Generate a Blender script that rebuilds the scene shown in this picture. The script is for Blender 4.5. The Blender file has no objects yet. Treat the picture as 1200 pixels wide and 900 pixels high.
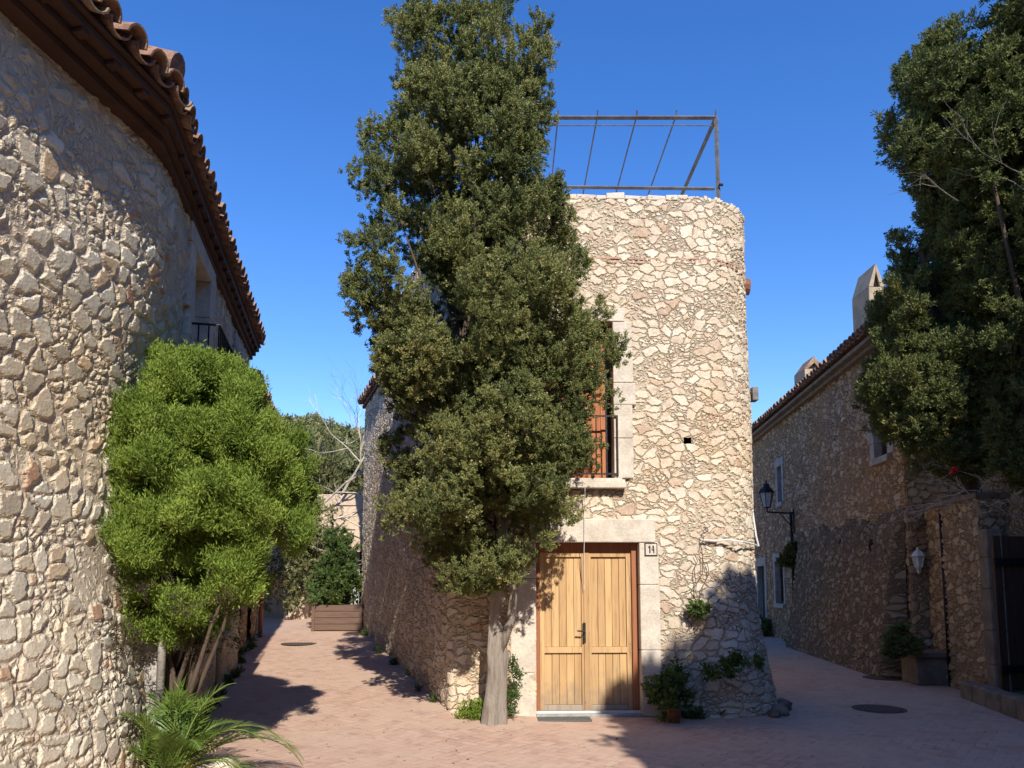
import bpy, math, random
import numpy as np
from mathutils import Vector, Matrix
R = math.radians
sc = bpy.context.scene
col = sc.collection

# ------------------------------------------------------------------ camera, sky, sun, exposure
CAMZ = 1.65; TILT = 6.0; FPX = 900.0; CYP = 582.0          # focal length and principal point in 1200x900 pixels
cam = bpy.data.objects.new('camera', bpy.data.cameras.new('camera')); col.objects.link(cam)
cam.data.sensor_width = 36; cam.data.lens = FPX/1200*36
cam.data.shift_y = (CYP-450)/1200
cam.data.clip_end = 3000; cam.data.clip_start = .05
cam.location = (0, 0, CAMZ); cam.rotation_euler = (R(90+TILT), 0, 0)
sc.camera = cam
SUN_AZ = 12.5; SUN_EL = 38.0                                # azimuth to the right of straight behind the camera
w = bpy.data.worlds.new('World'); sc.world = w; w.use_nodes = True
sky = w.node_tree.nodes.new('ShaderNodeTexSky'); sky.sky_type = 'NISHITA'; sky.sun_disc = False
sky.sun_elevation = R(SUN_EL); sky.sun_rotation = R(180-SUN_AZ)
sky.altitude = 200; sky.air_density = 1.15; sky.dust_density = 0.1; sky.ozone_density = 4.0
bg = w.node_tree.nodes['Background']; bg.inputs[1].default_value = 0.15
hs = w.node_tree.nodes.new('ShaderNodeHueSaturation'); hs.inputs['Saturation'].default_value = 1.28; hs.inputs['Hue'].default_value = .514
w.node_tree.links.new(sky.outputs[0], hs.inputs['Color']); w.node_tree.links.new(hs.outputs[0], bg.inputs[0])
sun = bpy.data.objects.new('sun', bpy.data.lights.new('sun', 'SUN')); col.objects.link(sun)
sun.data.energy = 4.5; sun.data.angle = R(.53); sun.data.color = (1, .935, .84)
sd = Vector((math.sin(R(SUN_AZ))*math.cos(R(SUN_EL)), -math.cos(R(SUN_AZ))*math.cos(R(SUN_EL)), math.sin(R(SUN_EL))))
sun.rotation_euler = sd.to_track_quat('Z', 'Y').to_euler(); sun.location = sd*60
sc.view_settings.view_transform = 'Standard'; sc.view_settings.look = 'None'
sc.view_settings.gamma = 1; sc.view_settings.use_curve_mapping = False
sc.view_settings.exposure = 0.55
sc.cycles.max_bounces = 5; sc.cycles.transparent_max_bounces = 6; sc.cycles.diffuse_bounces = 3

# ------------------------------------------------------------------ helpers
def ray(px, py):
    t = R(TILT); u = (px-600)/FPX; v = (CYP-py)/FPX
    return (u, math.cos(t)-v*math.sin(t), math.sin(t)+v*math.cos(t))
def at(px, py, Y):
    d = ray(px, py); t = Y/d[1]; return Vector((d[0]*t, Y, CAMZ+d[2]*t))
def sm(a, b, x):
    t = min(1, max(0, (x-a)/(b-a))); return t*t*(3-2*t)
def gz(x, y):                                               # height of the ground
    rise = .06*min(max(y-8.2, 0), 11)
    return rise*(1-sm(-.9, .8, x))
def tag(o, label=None, cat=None, group=None, kind=None):
    if label: o['label'] = label
    if cat: o['category'] = cat
    if group: o['group'] = group
    if kind: o['kind'] = kind
    return o
def empty(name, loc=(0, 0, 0), **k):
    o = bpy.data.objects.new(name, None); o.location = loc; o.empty_display_size = .3
    col.objects.link(o); return tag(o, **k)
def link(name, me, mat, parent=None, smooth=False, bevel=0, **k):
    o = bpy.data.objects.new(name, me); col.objects.link(o)
    if mat: me.materials.append(mat)
    if smooth: me.polygons.foreach_set('use_smooth', [True]*len(me.polygons))
    if parent:
        o.parent = parent
        o.matrix_parent_inverse = Matrix.Translation(parent_loc(parent)).inverted()
    if bevel:
        m = o.modifiers.new('bevel', 'BEVEL'); m.width = bevel; m.segments = 2; m.limit_method = 'ANGLE'
    return tag(o, **k)
def parent_loc(p):
    v = Vector(p.location)
    return v
class MB:
    def __init__(s): s.v = []; s.f = []
    def add(s, v, f):
        n = len(s.v); s.v += [tuple(a) for a in v]; s.f += [tuple(i+n for i in q) for q in f]
    def hexa(s, c): s.add(c, [(0,3,2,1),(4,5,6,7),(0,1,5,4),(1,2,6,5),(2,3,7,6),(3,0,4,7)])
    def box(s, x0, x1, y0, y1, z0, z1):
        s.hexa([(x0,y0,z0),(x1,y0,z0),(x1,y1,z0),(x0,y1,z0),(x0,y0,z1),(x1,y0,z1),(x1,y1,z1),(x0,y1,z1)])
    def prism(s, poly, z0, z1):
        n = len(poly)
        s.add([(p[0],p[1],z0) for p in poly]+[(p[0],p[1],z1) for p in poly],
              [tuple(reversed(range(n))), tuple(range(n,2*n))]+[(i,(i+1)%n,n+(i+1)%n,n+i) for i in range(n)])
    def tube(s, pts, r, n=8, cap=True):
        pts = [Vector(p) for p in pts]; rs = r if isinstance(r, (list, tuple)) else [r]*len(pts)
        vs = []; fs = []; up = None
        for i, p in enumerate(pts):
            d = (pts[min(i+1, len(pts)-1)]-pts[max(i-1, 0)]).normalized()
            if up is None: up = Vector((0, 0, 1)) if abs(d.z) < .9 else Vector((1, 0, 0))
            a = d.cross(up).normalized(); up = a.cross(d).normalized()
            for k in range(n):
                t = 2*math.pi*k/n; vs.append(p+rs[i]*(a*math.cos(t)+up*math.sin(t)))
        for i in range(len(pts)-1):
            for k in range(n): fs.append((i*n+k, i*n+(k+1)%n, (i+1)*n+(k+1)%n, (i+1)*n+k))
        if cap: fs += [tuple(reversed(range(n))), tuple(range((len(pts)-1)*n, len(pts)*n))]
        s.add(vs, fs)
    def lathe(s, c, prof, n=20, ax=None):
        vs = []; fs = []
        for r, z in prof:
            for k in range(n):
                t = 2*math.pi*k/n; vs.append((c[0]+r*math.cos(t), c[1]+r*math.sin(t), c[2]+z))
        for i in range(len(prof)-1):
            for k in range(n): fs.append((i*n+k, i*n+(k+1)%n, (i+1)*n+(k+1)%n, (i+1)*n+k))
        fs += [tuple(reversed(range(n))), tuple(range((len(prof)-1)*n, len(prof)*n))]
        s.add(vs, fs)
    def build(s, name, mat, parent=None, smooth=False, bevel=0, **k):
        me = bpy.data.meshes.new(name); me.from_pydata(s.v, [], s.f); me.update()
        return link(name, me, mat, parent, smooth, bevel, **k)
class Fr:                                                   # frame on a wall line: s along it, n outward, z up
    def __init__(f, p, q):
        f.p = Vector((p[0], p[1], 0)); d = Vector((q[0]-p[0], q[1]-p[1], 0)); f.L = d.length
        f.d = d.normalized(); f.n = Vector((f.d.y, -f.d.x, 0))
    def P(f, s, n, z): return f.p+f.d*s+f.n*n+Vector((0, 0, z))
    def box(f, mb, s0, s1, n0, n1, z0, z1):
        mb.hexa([f.P(s0,n1,z0), f.P(s1,n1,z0), f.P(s1,n0,z0), f.P(s0,n0,z0), f.P(s0,n1,z1), f.P(s1,n1,z1), f.P(s1,n0,z1), f.P(s0,n0,z1)])
    def hit(f, px, py):
        d = ray(px, py); det = -d[0]*f.d.y+f.d.x*d[1]
        t = (-f.p.x*f.d.y+f.d.x*f.p.y)/det
        x, y, z = t*d[0], t*d[1], CAMZ+t*d[2]
        return ((x-f.p.x)*f.d.x+(y-f.p.y)*f.d.y, z)

# ------------------------------------------------------------------ materials
class NT:
    def __init__(s, name):
        s.m = bpy.data.materials.new(name); s.m.use_nodes = True; s.t = s.m.node_tree
        s.b = s.t.nodes['Principled BSDF']; s.out = s.t.nodes['Material Output']
        s.b.inputs['Specular IOR Level'].default_value = .25
    def n(s, typ, **k):
        nd = s.t.nodes.new('ShaderNode'+typ)
        for a, v in k.items(): setattr(nd, a, v)
        return nd
    def set(s, sock, v):
        if isinstance(v, (bpy.types.NodeSocket,)): s.t.links.new(v, sock)
        else: sock.default_value = v
    def math(s, op, a, b=0, c=0):
        nd = s.n('Math', operation=op); s.set(nd.inputs[0], a); s.set(nd.inputs[1], b); s.set(nd.inputs[2], c); return nd.outputs[0]
    def vmath(s, op, a, b=(0,0,0)):
        nd = s.n('VectorMath', operation=op); s.set(nd.inputs[0], a); s.set(nd.inputs[1], b); return nd.outputs[0]
    def scale(s, a, k):
        nd = s.n('VectorMath', operation='SCALE'); s.set(nd.inputs[0], a); s.set(nd.inputs['Scale'], k); return nd.outputs[0]
    def mix(s, f, a, b, mode='MIX'):
        nd = s.n('Mix', data_type='RGBA', blend_type=mode); s.set(nd.inputs[0], f)
        s.set(nd.inputs[6], a if not isinstance(a, tuple) else (*a, 1)[:4]); s.set(nd.inputs[7], b if not isinstance(b, tuple) else (*b, 1)[:4]); return nd.outputs[2]
    def mixf(s, f, a, b):
        nd = s.n('Mix', data_type='FLOAT'); s.set(nd.inputs[0], f); s.set(nd.inputs[2], a); s.set(nd.inputs[3], b); return nd.outputs[0]
    def rng(s, v, a, b, c=0, d=1, smooth=True):
        nd = s.n('MapRange', interpolation_type='SMOOTHSTEP' if smooth else 'LINEAR'); s.set(nd.inputs[0], v)
        for i, q in enumerate((a, b, c, d)): s.set(nd.inputs[i+1], q)
        return nd.outputs[0]
    def ramp(s, v, stops, interp='LINEAR'):
        nd = s.n('ValToRGB'); s.set(nd.inputs[0], v); cr = nd.color_ramp; cr.interpolation = interp
        while len(cr.elements) < len(stops): cr.elements.new(.5)
        for e, (p, c) in zip(cr.elements, stops): e.position = p; e.color = (*c, 1)
        return nd.outputs[0]
    def noise(s, v, sc_, det=3, rough=.55):
        nd = s.n('TexNoise'); s.set(nd.inputs['Vector'], v); nd.inputs['Scale'].default_value = sc_
        nd.inputs['Detail'].default_value = det; nd.inputs['Roughness'].default_value = rough; return nd
    def obj(s): return s.n('TexCoord').outputs['Object']
    def bump(s, h, st, dist=.01):
        nd = s.n('Bump'); s.set(nd.inputs['Height'], h); nd.inputs['Strength'].default_value = st; nd.inputs['Distance'].default_value = dist
        s.t.links.new(nd.outputs[0], s.b.inputs['Normal'])
    def fin(s, c, rough=.9):
        s.set(s.b.inputs['Base Color'], c if not isinstance(c, tuple) else (*c, 1)[:4]); s.set(s.b.inputs['Roughness'], rough); return s.m

def stone(name, stops, mortar, cell=.26, aspect=1.5, disp=.035, gap=(.015, .055), warp=.35, split=.45, seed=0, patch=.35, crev=.55, cw=.006):
    """rubble masonry: irregular stones of two sizes in mortar, with real displacement"""
    N = NT(name); co = N.n('TexCoord').outputs['UV']
    co = N.vmath('ADD', co, (seed*7.3, seed*3.1, seed*5.7))
    w1 = N.noise(co, 1.5, 2); d1 = N.scale(N.vmath('SUBTRACT', w1.outputs['Color'], (.5,.5,.5)), warp)
    w2 = N.noise(co, 2.6/cell, 3); d2 = N.scale(N.vmath('SUBTRACT', w2.outputs['Color'], (.5,.5,.5)), cell*.5)
    p = N.vmath('ADD', N.vmath('ADD', co, d1), d2)
    p = N.vmath('MULTIPLY', p, (1/cell, aspect/cell, 0))
    def vor(v, sc_):
        a = N.n('TexVoronoi', voronoi_dimensions='2D'); a.inputs['Scale'].default_value = sc_; N.set(a.inputs['Vector'], v)
        b = N.n('TexVoronoi', feature='DISTANCE_TO_EDGE', voronoi_dimensions='2D'); b.inputs['Scale'].default_value = sc_; N.set(b.inputs['Vector'], v)
        return N.n('SeparateColor'), a.outputs['Color'], b.outputs[0]
    sa, ca, ea = vor(p, 1.0); N.set(sa.inputs[0], ca)
    p2 = N.vmath('ADD', p, (11.3, 4.7, 0))
    sb, cb, eb = vor(p2, 2.05); N.set(sb.inputs[0], cb)
    sel = N.math('LESS_THAN', sa.outputs[0], split)
    e = N.mixf(sel, ea, N.math('MINIMUM', ea, N.math('MULTIPLY', eb, .55)))
    rnd = N.mixf(sel, sa.outputs[1], sb.outputs[1]); rn2 = N.mixf(sel, sa.outputs[2], sb.outputs[2])
    em = N.math('MULTIPLY', e, cell)
    big = N.noise(co, .9, 3)
    g0 = N.math('ADD', gap[0], N.math('MULTIPLY', N.rng(big.outputs[0], .4, .65), gap[0]*patch*3))
    mask = N.rng(em, g0, N.math('ADD', g0, gap[1]-gap[0]))
    tight = N.rng(em, N.math('MULTIPLY', g0, .35), g0)
    fine = N.noise(co, 45, 5, .65); med = N.noise(co, 9, 4, .6)
    c = N.ramp(rnd, stops)
    c = N.mix(.55, c, N.ramp(med.outputs[0], [(.3, (.38,.36,.34)), (.5, (.5,.5,.5)), (.72, (.66,.65,.62))]), 'OVERLAY')
    c = N.mix(.5, c, N.ramp(fine.outputs[0], [(.3, (.25,.24,.23)), (.5, (.5,.5,.5)), (.7, (.68,.68,.68))]), 'OVERLAY')
    mc = N.mix(.6, mortar, N.ramp(med.outputs[0], [(.3, (.32,.3,.28)), (.7, (.62,.62,.6))]), 'OVERLAY')
    c = N.mix(mask, mc, c)
    c = N.mix(N.math('MULTIPLY', N.rng(em, 0, N.math('ADD', cw*.6, N.math('MULTIPLY', N.rng(med.outputs[0], .5, .62), cw*1.6)), crev, 0), N.rng(med.outputs[0], .42, .56, .25, 1)), c, tuple(x*.22 for x in mortar))  # crevice shade and dirt both put into the joint colour
    zone = N.noise(co, .55, 4, .6); c = N.mix(N.rng(zone.outputs[0], .5, .66, 0, .45), c, N.mix(1.0, c, (.82, .84, .88), 'MULTIPLY')); c = N.mix(N.rng(zone.outputs[0], .36, .48, .55, 0), c, N.mix(1.0, c, (.97, .87, .72), 'MULTIPLY'))
    # lichen and weather stains
    st = N.noise(co, 1.7, 6, .7)
    c = N.mix(N.rng(st.outputs[0], .58, .76, 0, .28), c, tuple(x*.6 for x in mortar))
    h = N.math('MULTIPLY', mask, N.math('ADD', .45, N.math('MULTIPLY', rn2, .75)))
    h = N.math('ADD', h, N.math('MULTIPLY', N.math('MULTIPLY', med.outputs[0], mask), .7))
    h = N.math('ADD', h, N.math('MULTIPLY', fine.outputs[0], .32))
    h = N.math('ADD', h, N.math('MULTIPLY', big.outputs[0], .6))
    h = N.math('ADD', h, N.math('MULTIPLY', tight, .35))
    D = N.n('Displacement'); D.inputs['Midlevel'].default_value = 1.1; D.inputs['Scale'].default_value = disp; N.set(D.inputs['Height'], h)
    N.t.links.new(D.outputs[0], N.out.inputs['Displacement']); N.m.displacement_method = 'BOTH'
    return N.fin(c, .95)
def plain(name, c, var=.25, sc_=6, rough=.8, bump=.3, metal=0, det=5, stain=None):
    N = NT(name); co = N.obj(); a = N.noise(co, sc_, det, .65); b = N.noise(co, sc_*7, 4, .6)
    cc = N.mix(N.rng(a.outputs[0], .3, .7), tuple(x*(1-var) for x in c), tuple(min(1, x*(1+var)) for x in c))
    cc = N.mix(.35, cc, N.ramp(b.outputs[0], [(.3, (.3,.3,.3)), (.7, (.68,.68,.68))]), 'OVERLAY')
    if stain:
        d = N.noise(co, 1.6, 6, .7); cc = N.mix(N.rng(d.outputs[0], .5, .7, 0, .7), cc, stain)
    N.bump(b.outputs[0], bump, .02); N.b.inputs['Metallic'].default_value = metal
    return N.fin(cc, rough)
def wood(name, c, dark, sc_=(30, 30, 1.6), rough=.6, knots=True, bd=.004, tone=False):
    N = NT(name); co = N.vmath('MULTIPLY', N.obj(), sc_)
    a = N.noise(co, 1.0, 6, .7); b = N.noise(N.obj(), 1.2, 4)
    cc = N.ramp(a.outputs[0], [(.25, dark), (.48, c), (.75, tuple(min(1, x*1.18) for x in c))])
    cc = N.mix(N.rng(b.outputs[0], .42, .68, 0, .5), cc, tuple(x*.8 for x in c))
    if knots:
        v = N.n('TexVoronoi'); N.set(v.inputs['Vector'], N.vmath('MULTIPLY', N.obj(), (7, 7, 3.2))); v.inputs['Scale'].default_value = 1
        cc = N.mix(N.rng(v.outputs[0], .035, .085, .85, 0), cc, tuple(x*.45 for x in dark))
    if tone:
        ta = N.n('Attribute', attribute_name='tone').outputs['Fac']
        cc = N.mix(.55, cc, N.ramp(ta, [(0, (.36,.33,.30)), (.5, (.5,.5,.5)), (1, (.62,.60,.56))]), 'OVERLAY')
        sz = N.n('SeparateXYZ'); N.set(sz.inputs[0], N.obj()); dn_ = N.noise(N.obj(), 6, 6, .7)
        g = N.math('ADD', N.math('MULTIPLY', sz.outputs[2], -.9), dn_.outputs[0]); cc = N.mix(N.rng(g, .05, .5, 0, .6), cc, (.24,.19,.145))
    N.bump(a.outputs[0], .25 if bd < .01 else .9, bd)
    return N.fin(cc, rough)
def leafm(name, stops, trans=.3, rough=.55):
    N = NT(name); at_ = N.n('Attribute', attribute_name='tint')
    c = N.ramp(at_.outputs['Fac'], stops); N.fin(c, rough)
    tr = N.n('BsdfTranslucent'); N.set(tr.inputs[0], c); mx = N.n('MixShader'); mx.inputs[0].default_value = trans
    N.t.links.new(N.b.outputs[0], mx.inputs[1]); N.t.links.new(tr.outputs[0], mx.inputs[2]); N.t.links.new(mx.outputs[0], N.out.inputs[0])
    return N.m
def paving():
    N = NT('brick_paving'); co = N.obj()
    wob = N.scale(N.vmath('SUBTRACT', N.noise(co, 1.1, 2).outputs['Color'], (.5,.5,.5)), .06)
    wob2 = N.scale(N.vmath('SUBTRACT', N.noise(co, 30, 2).outputs['Color'], (.5,.5,.5)), .012)
    mp = N.n('Mapping'); mp.inputs['Rotation'].default_value = (0, 0, R(38)); mp.inputs['Scale'].default_value = (10, 10, 10)
    N.set(mp.inputs[0], N.vmath('ADD', N.vmath('ADD', co, wob), wob2))
    s = N.n('SeparateXYZ'); N.set(s.inputs[0], mp.outputs[0]); x, y = s.outputs[0], s.outputs[1]
    i = N.math('FLOOR', x); j = N.math('FLOOR', y); fx = N.math('SUBTRACT', x, i); fy = N.math('SUBTRACT', y, j)
    k = N.math('FLOORED_MODULO', N.math('ADD', N.math('SUBTRACT', i, j), .5), 4.0); k = N.math('FLOOR', k)
    eq = lambda v: N.math('COMPARE', k, v, .1)
    e0, e1, e2, e3 = eq(0), eq(1), eq(2), eq(3)
    big = 9.0
    dl = N.math('ADD', fx, N.math('MULTIPLY', e1, big)); dr = N.math('ADD', N.math('SUBTRACT', 1, fx), N.math('MULTIPLY', e0, big))
    db = N.math('ADD', fy, N.math('MULTIPLY', e2, big)); dt = N.math('ADD', N.math('SUBTRACT', 1, fy), N.math('MULTIPLY', e3, big))
    d = N.math('MINIMUM', N.math('MINIMUM', dl, dr), N.math('MINIMUM', db, dt))
    cx = N.math('SUBTRACT', i, e1); cy = N.math('SUBTRACT', j, e2)
    cb = N.n('CombineXYZ'); N.set(cb.inputs[0], cx); N.set(cb.inputs[1], cy)
    wn = N.n('TexWhiteNoise', noise_dimensions='3D'); N.set(wn.inputs[0], cb.outputs[0])
    c = N.ramp(wn.outputs[0], [(0, (.42,.245,.175)), (.3, (.48,.30,.22)), (.65, (.51,.33,.245)), (.9, (.54,.37,.285)), (1, (.40,.25,.19))])
    dust = N.noise(co, .7, 5, .62); dirt = N.noise(co, 5, 5, .65); fine = N.noise(co, 60, 4, .6)
    m = N.rng(d, .03, .13)
    mo = N.mix(N.rng(dirt.outputs[0], .45, .62), (.45,.29,.21), (.22,.135,.10))
    c = N.mix(m, mo, c)
    c = N.mix(N.rng(dust.outputs[0], .35, .66, .25, .88), c, (.51,.365,.27))
    c = N.mix(N.rng(dirt.outputs[0], .52, .72, 0, .4), c, (.28,.19,.145)); sp = N.noise(co, 2.2, 7, .75); c = N.mix(N.rng(sp.outputs[0], .60, .68, 0, .35), c, (.20,.15,.12))
    c = N.mix(.35, c, N.ramp(fine.outputs[0], [(.3, (.34,.34,.34)), (.7, (.66,.66,.66))]), 'OVERLAY')
    h = N.math('ADD', N.math('MULTIPLY', m, .6), N.math('MULTIPLY', fine.outputs[0], .5))
    N.bump(h, .5, .006)
    return N.fin(c, .93)
M = {}
M['paving'] = paving()
M['tower_stone'] = stone('tower_rubble', [(0, (.54,.44,.32)), (.25, (.60,.51,.39)), (.45, (.66,.58,.46)), (.62, (.58,.48,.36)), (.78, (.68,.61,.50)), (.90, (.56,.46,.34)), (.97, (.47,.34,.24)), (1, (.62,.50,.36))],
                        (.58,.49,.37), cell=.165, aspect=1.65, disp=.020, gap=(.003, .018), warp=.26, split=.45, seed=1, crev=.65, cw=.006, patch=1.2)
M['grey_stone'] = stone('grey_rubble', [(0, (.42,.37,.28)), (.3, (.53,.48,.37)), (.5, (.62,.565,.45)), (.68, (.52,.44,.31)), (.8, (.64,.60,.49)), (.93, (.53,.41,.26)), (.99, (.42,.25,.17)), (1, (.34,.30,.27))],
                       (.56,.49,.375), cell=.175, aspect=1.2, disp=.0155, gap=(.007, .03), warp=.30, split=.36, seed=2, patch=1.4, crev=.6)
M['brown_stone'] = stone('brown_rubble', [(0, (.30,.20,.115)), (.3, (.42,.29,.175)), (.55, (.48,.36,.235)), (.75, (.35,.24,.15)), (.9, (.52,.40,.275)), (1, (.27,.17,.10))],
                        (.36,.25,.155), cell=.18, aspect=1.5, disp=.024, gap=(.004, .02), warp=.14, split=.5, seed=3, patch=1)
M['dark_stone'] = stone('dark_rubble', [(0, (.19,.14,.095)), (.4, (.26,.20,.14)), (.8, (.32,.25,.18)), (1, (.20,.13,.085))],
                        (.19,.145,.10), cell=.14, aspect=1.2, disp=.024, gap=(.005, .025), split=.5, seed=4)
M['dressed'] = plain('dressed_limestone', (.56,.49,.40), .14, 5, .85, .35, stain=(.44,.37,.29))
M['dressed_dim'] = plain('weathered_limestone', (.36,.33,.29), .2, 5, .9, .4, stain=(.25,.22,.18))
M['dark_dressed'] = plain('shaded_brown_stone', (.20,.155,.115), .25, 5, .9, .5, stain=(.12,.10,.07))  # brown stone, its colour darkened for the shade on coping and gate pier
M['boulder'] = plain('boulder', (.24,.18,.13), .35, 8, .95, .8)
M['plaster'] = plain('cream_plaster', (.56,.44,.32), .15, 2.5, .92, .5, stain=(.42,.32,.24))
M['pale_plaster'] = plain('pale_chimney_plaster', (.38,.30,.215), .15, 4, .92, .4, stain=(.35,.29,.22))
M['tile'] = plain('clay_tile', (.26,.15,.10), .38, 9, .85, .6, stain=(.40,.33,.22))
M['brick'] = plain('thin_brick', (.44,.29,.20), .3, 14, .85, .5)
M['eave_wood'] = wood('dark_eave_wood', (.075,.038,.025), (.03,.016,.011), (3, 3, 20), .8, False)
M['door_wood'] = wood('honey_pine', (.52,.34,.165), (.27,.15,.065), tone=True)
M['frame_wood'] = wood('red_brown_wood', (.30,.12,.055), (.15,.055,.03), knots=False)
M['grey_wood'] = wood('weathered_grey_wood', (.36,.29,.22), (.2,.15,.11), knots=False)
M['shutter_wood'] = wood('orange_shutter_wood', (.42,.15,.06), (.25,.08,.035), knots=False)
M['dark_wood'] = wood('dark_brown_wood', (.10,.055,.035), (.04,.022,.015), knots=False)
M['planter_wood'] = wood('weathered_planter_wood', (.15,.095,.07), (.07,.045,.035), (2, 2, 26), .8, False)
M['green_wood'] = wood('dark_green_door_wood', (.03,.045,.035), (.015,.02,.017), knots=False)
M['iron'] = plain('dark_iron', (.035,.033,.033), .3, 20, .55, .2, .6)
M['grey_iron'] = plain('grey_painted_iron', (.17,.165,.16), .3, 8, .6, .2, .3, stain=(.12,.07,.045))
M['white_paint'] = plain('white_paint', (.62,.62,.60), .1, 10, .5, .1)
M['lamp_glass'] = plain('frosted_lamp_glass', (.42,.45,.44), .1, 10, .25, .1)
M['glass'] = plain('dark_window_glass', (.03,.035,.04), .2, 3, .12, .02)
M['black'] = plain('interior_shade', (.012,.011,.010), .2, 3, .95, .1)  # near-black colour standing in for the shade inside holes and gaps
M['terracotta'] = plain('terracotta', (.28,.13,.08), .25, 12, .8, .3)
M['concrete'] = plain('worn_concrete', (.30,.29,.27), .25, 6, .9, .5)
M['rust_lid'] = plain('iron_cover', (.13,.10,.085), .3, 25, .7, .6, .3)
M['mat'] = plain('grey_doormat', (.16,.165,.15), .3, 60, .95, .8)
M['bark'] = wood('grey_bark', (.30,.255,.21), (.10,.08,.06), (40, 40, 4.0), .95, False, .03)
M['bark_dark'] = wood('brown_bark', (.10,.07,.05), (.04,.028,.02), (20, 20, 3), .95, False)
M['twig'] = plain('dry_twigs', (.58,.49,.40), .3, 10, .9, .3)
M['leaf_juniper'] = leafm('juniper_leaves', [(0, (.06,.078,.027)), (.35, (.13,.155,.052)), (.65, (.25,.26,.085)), (.9, (.36,.31,.12)), (1, (.36,.22,.10))], .2, .9)
M['leaf_cypress'] = leafm('cypress_leaves', [(0, (.06,.08,.028)), (.5, (.12,.145,.046)), (.85, (.20,.20,.062)), (1, (.27,.19,.07))], .18, .9)
M['leaf_bright'] = leafm('bright_leaves', [(0, (.065,.11,.020)), (.35, (.16,.24,.036)), (.75, (.31,.40,.07)), (1, (.50,.50,.15))], .35, .8)
M['leaf_green'] = leafm('green_leaves', [(0, (.045,.08,.022)), (.6, (.10,.155,.042)), (1, (.20,.245,.08))], .3)
M['leaf_palm'] = leafm('palm_leaves', [(0, (.07,.13,.022)), (.6, (.13,.20,.035)), (1, (.26,.28,.08))], .25, .4)
M['leaf_dry'] = leafm('dry_brush', [(0, (.08,.11,.035)), (.5, (.17,.18,.07)), (1, (.28,.25,.13))], .2)
M['leaf_dead'] = leafm('dead_inner_leaves', [(0, (.03,.022,.015)), (.6, (.06,.042,.026)), (1, (.07,.075,.03))], .1, .9)
M['hill'] = plain('hill_ground', (.12,.13,.055), .4, .4, .95, .5)
M['cone'] = plain('juniper_cones', (.34,.29,.21), .3, 30, .8, .2)
M['red'] = plain('red_petals', (.6,.02,.02), .2, 10, .6, .1)

# ------------------------------------------------------------------ walls
def fillet(pts, radii):
    """pts closed polygon ccw; radii dict index->radius; returns list of points and keeps order"""
    out = []; n = len(pts)
    for i, p in enumerate(pts):
        p = Vector(p[:2]); r = radii.get(i, 0)
        if not r: out.append((p.x, p.y)); continue
        a = (Vector(pts[i-1][:2])-p).normalized(); b = (Vector(pts[(i+1) % n][:2])-p).normalized()
        ang = a.angle(b); t = r/math.tan(ang/2); bis = (a+b).normalized(); c = p+bis*(r/math.sin(ang/2))
        p0 = p+a*t; p1 = p+b*t; k = max(3, int((math.pi-ang)*r/.05))
        a0 = math.atan2(p0.y-c.y, p0.x-c.x); a1 = math.atan2(p1.y-c.y, p1.x-c.x); da = (a1-a0+math.pi) % (2*math.pi)-math.pi
        for q in range(k+1): out.append((c.x+r*math.cos(a0+da*q/k), c.y+r*math.sin(a0+da*q/k)))
    return out
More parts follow.
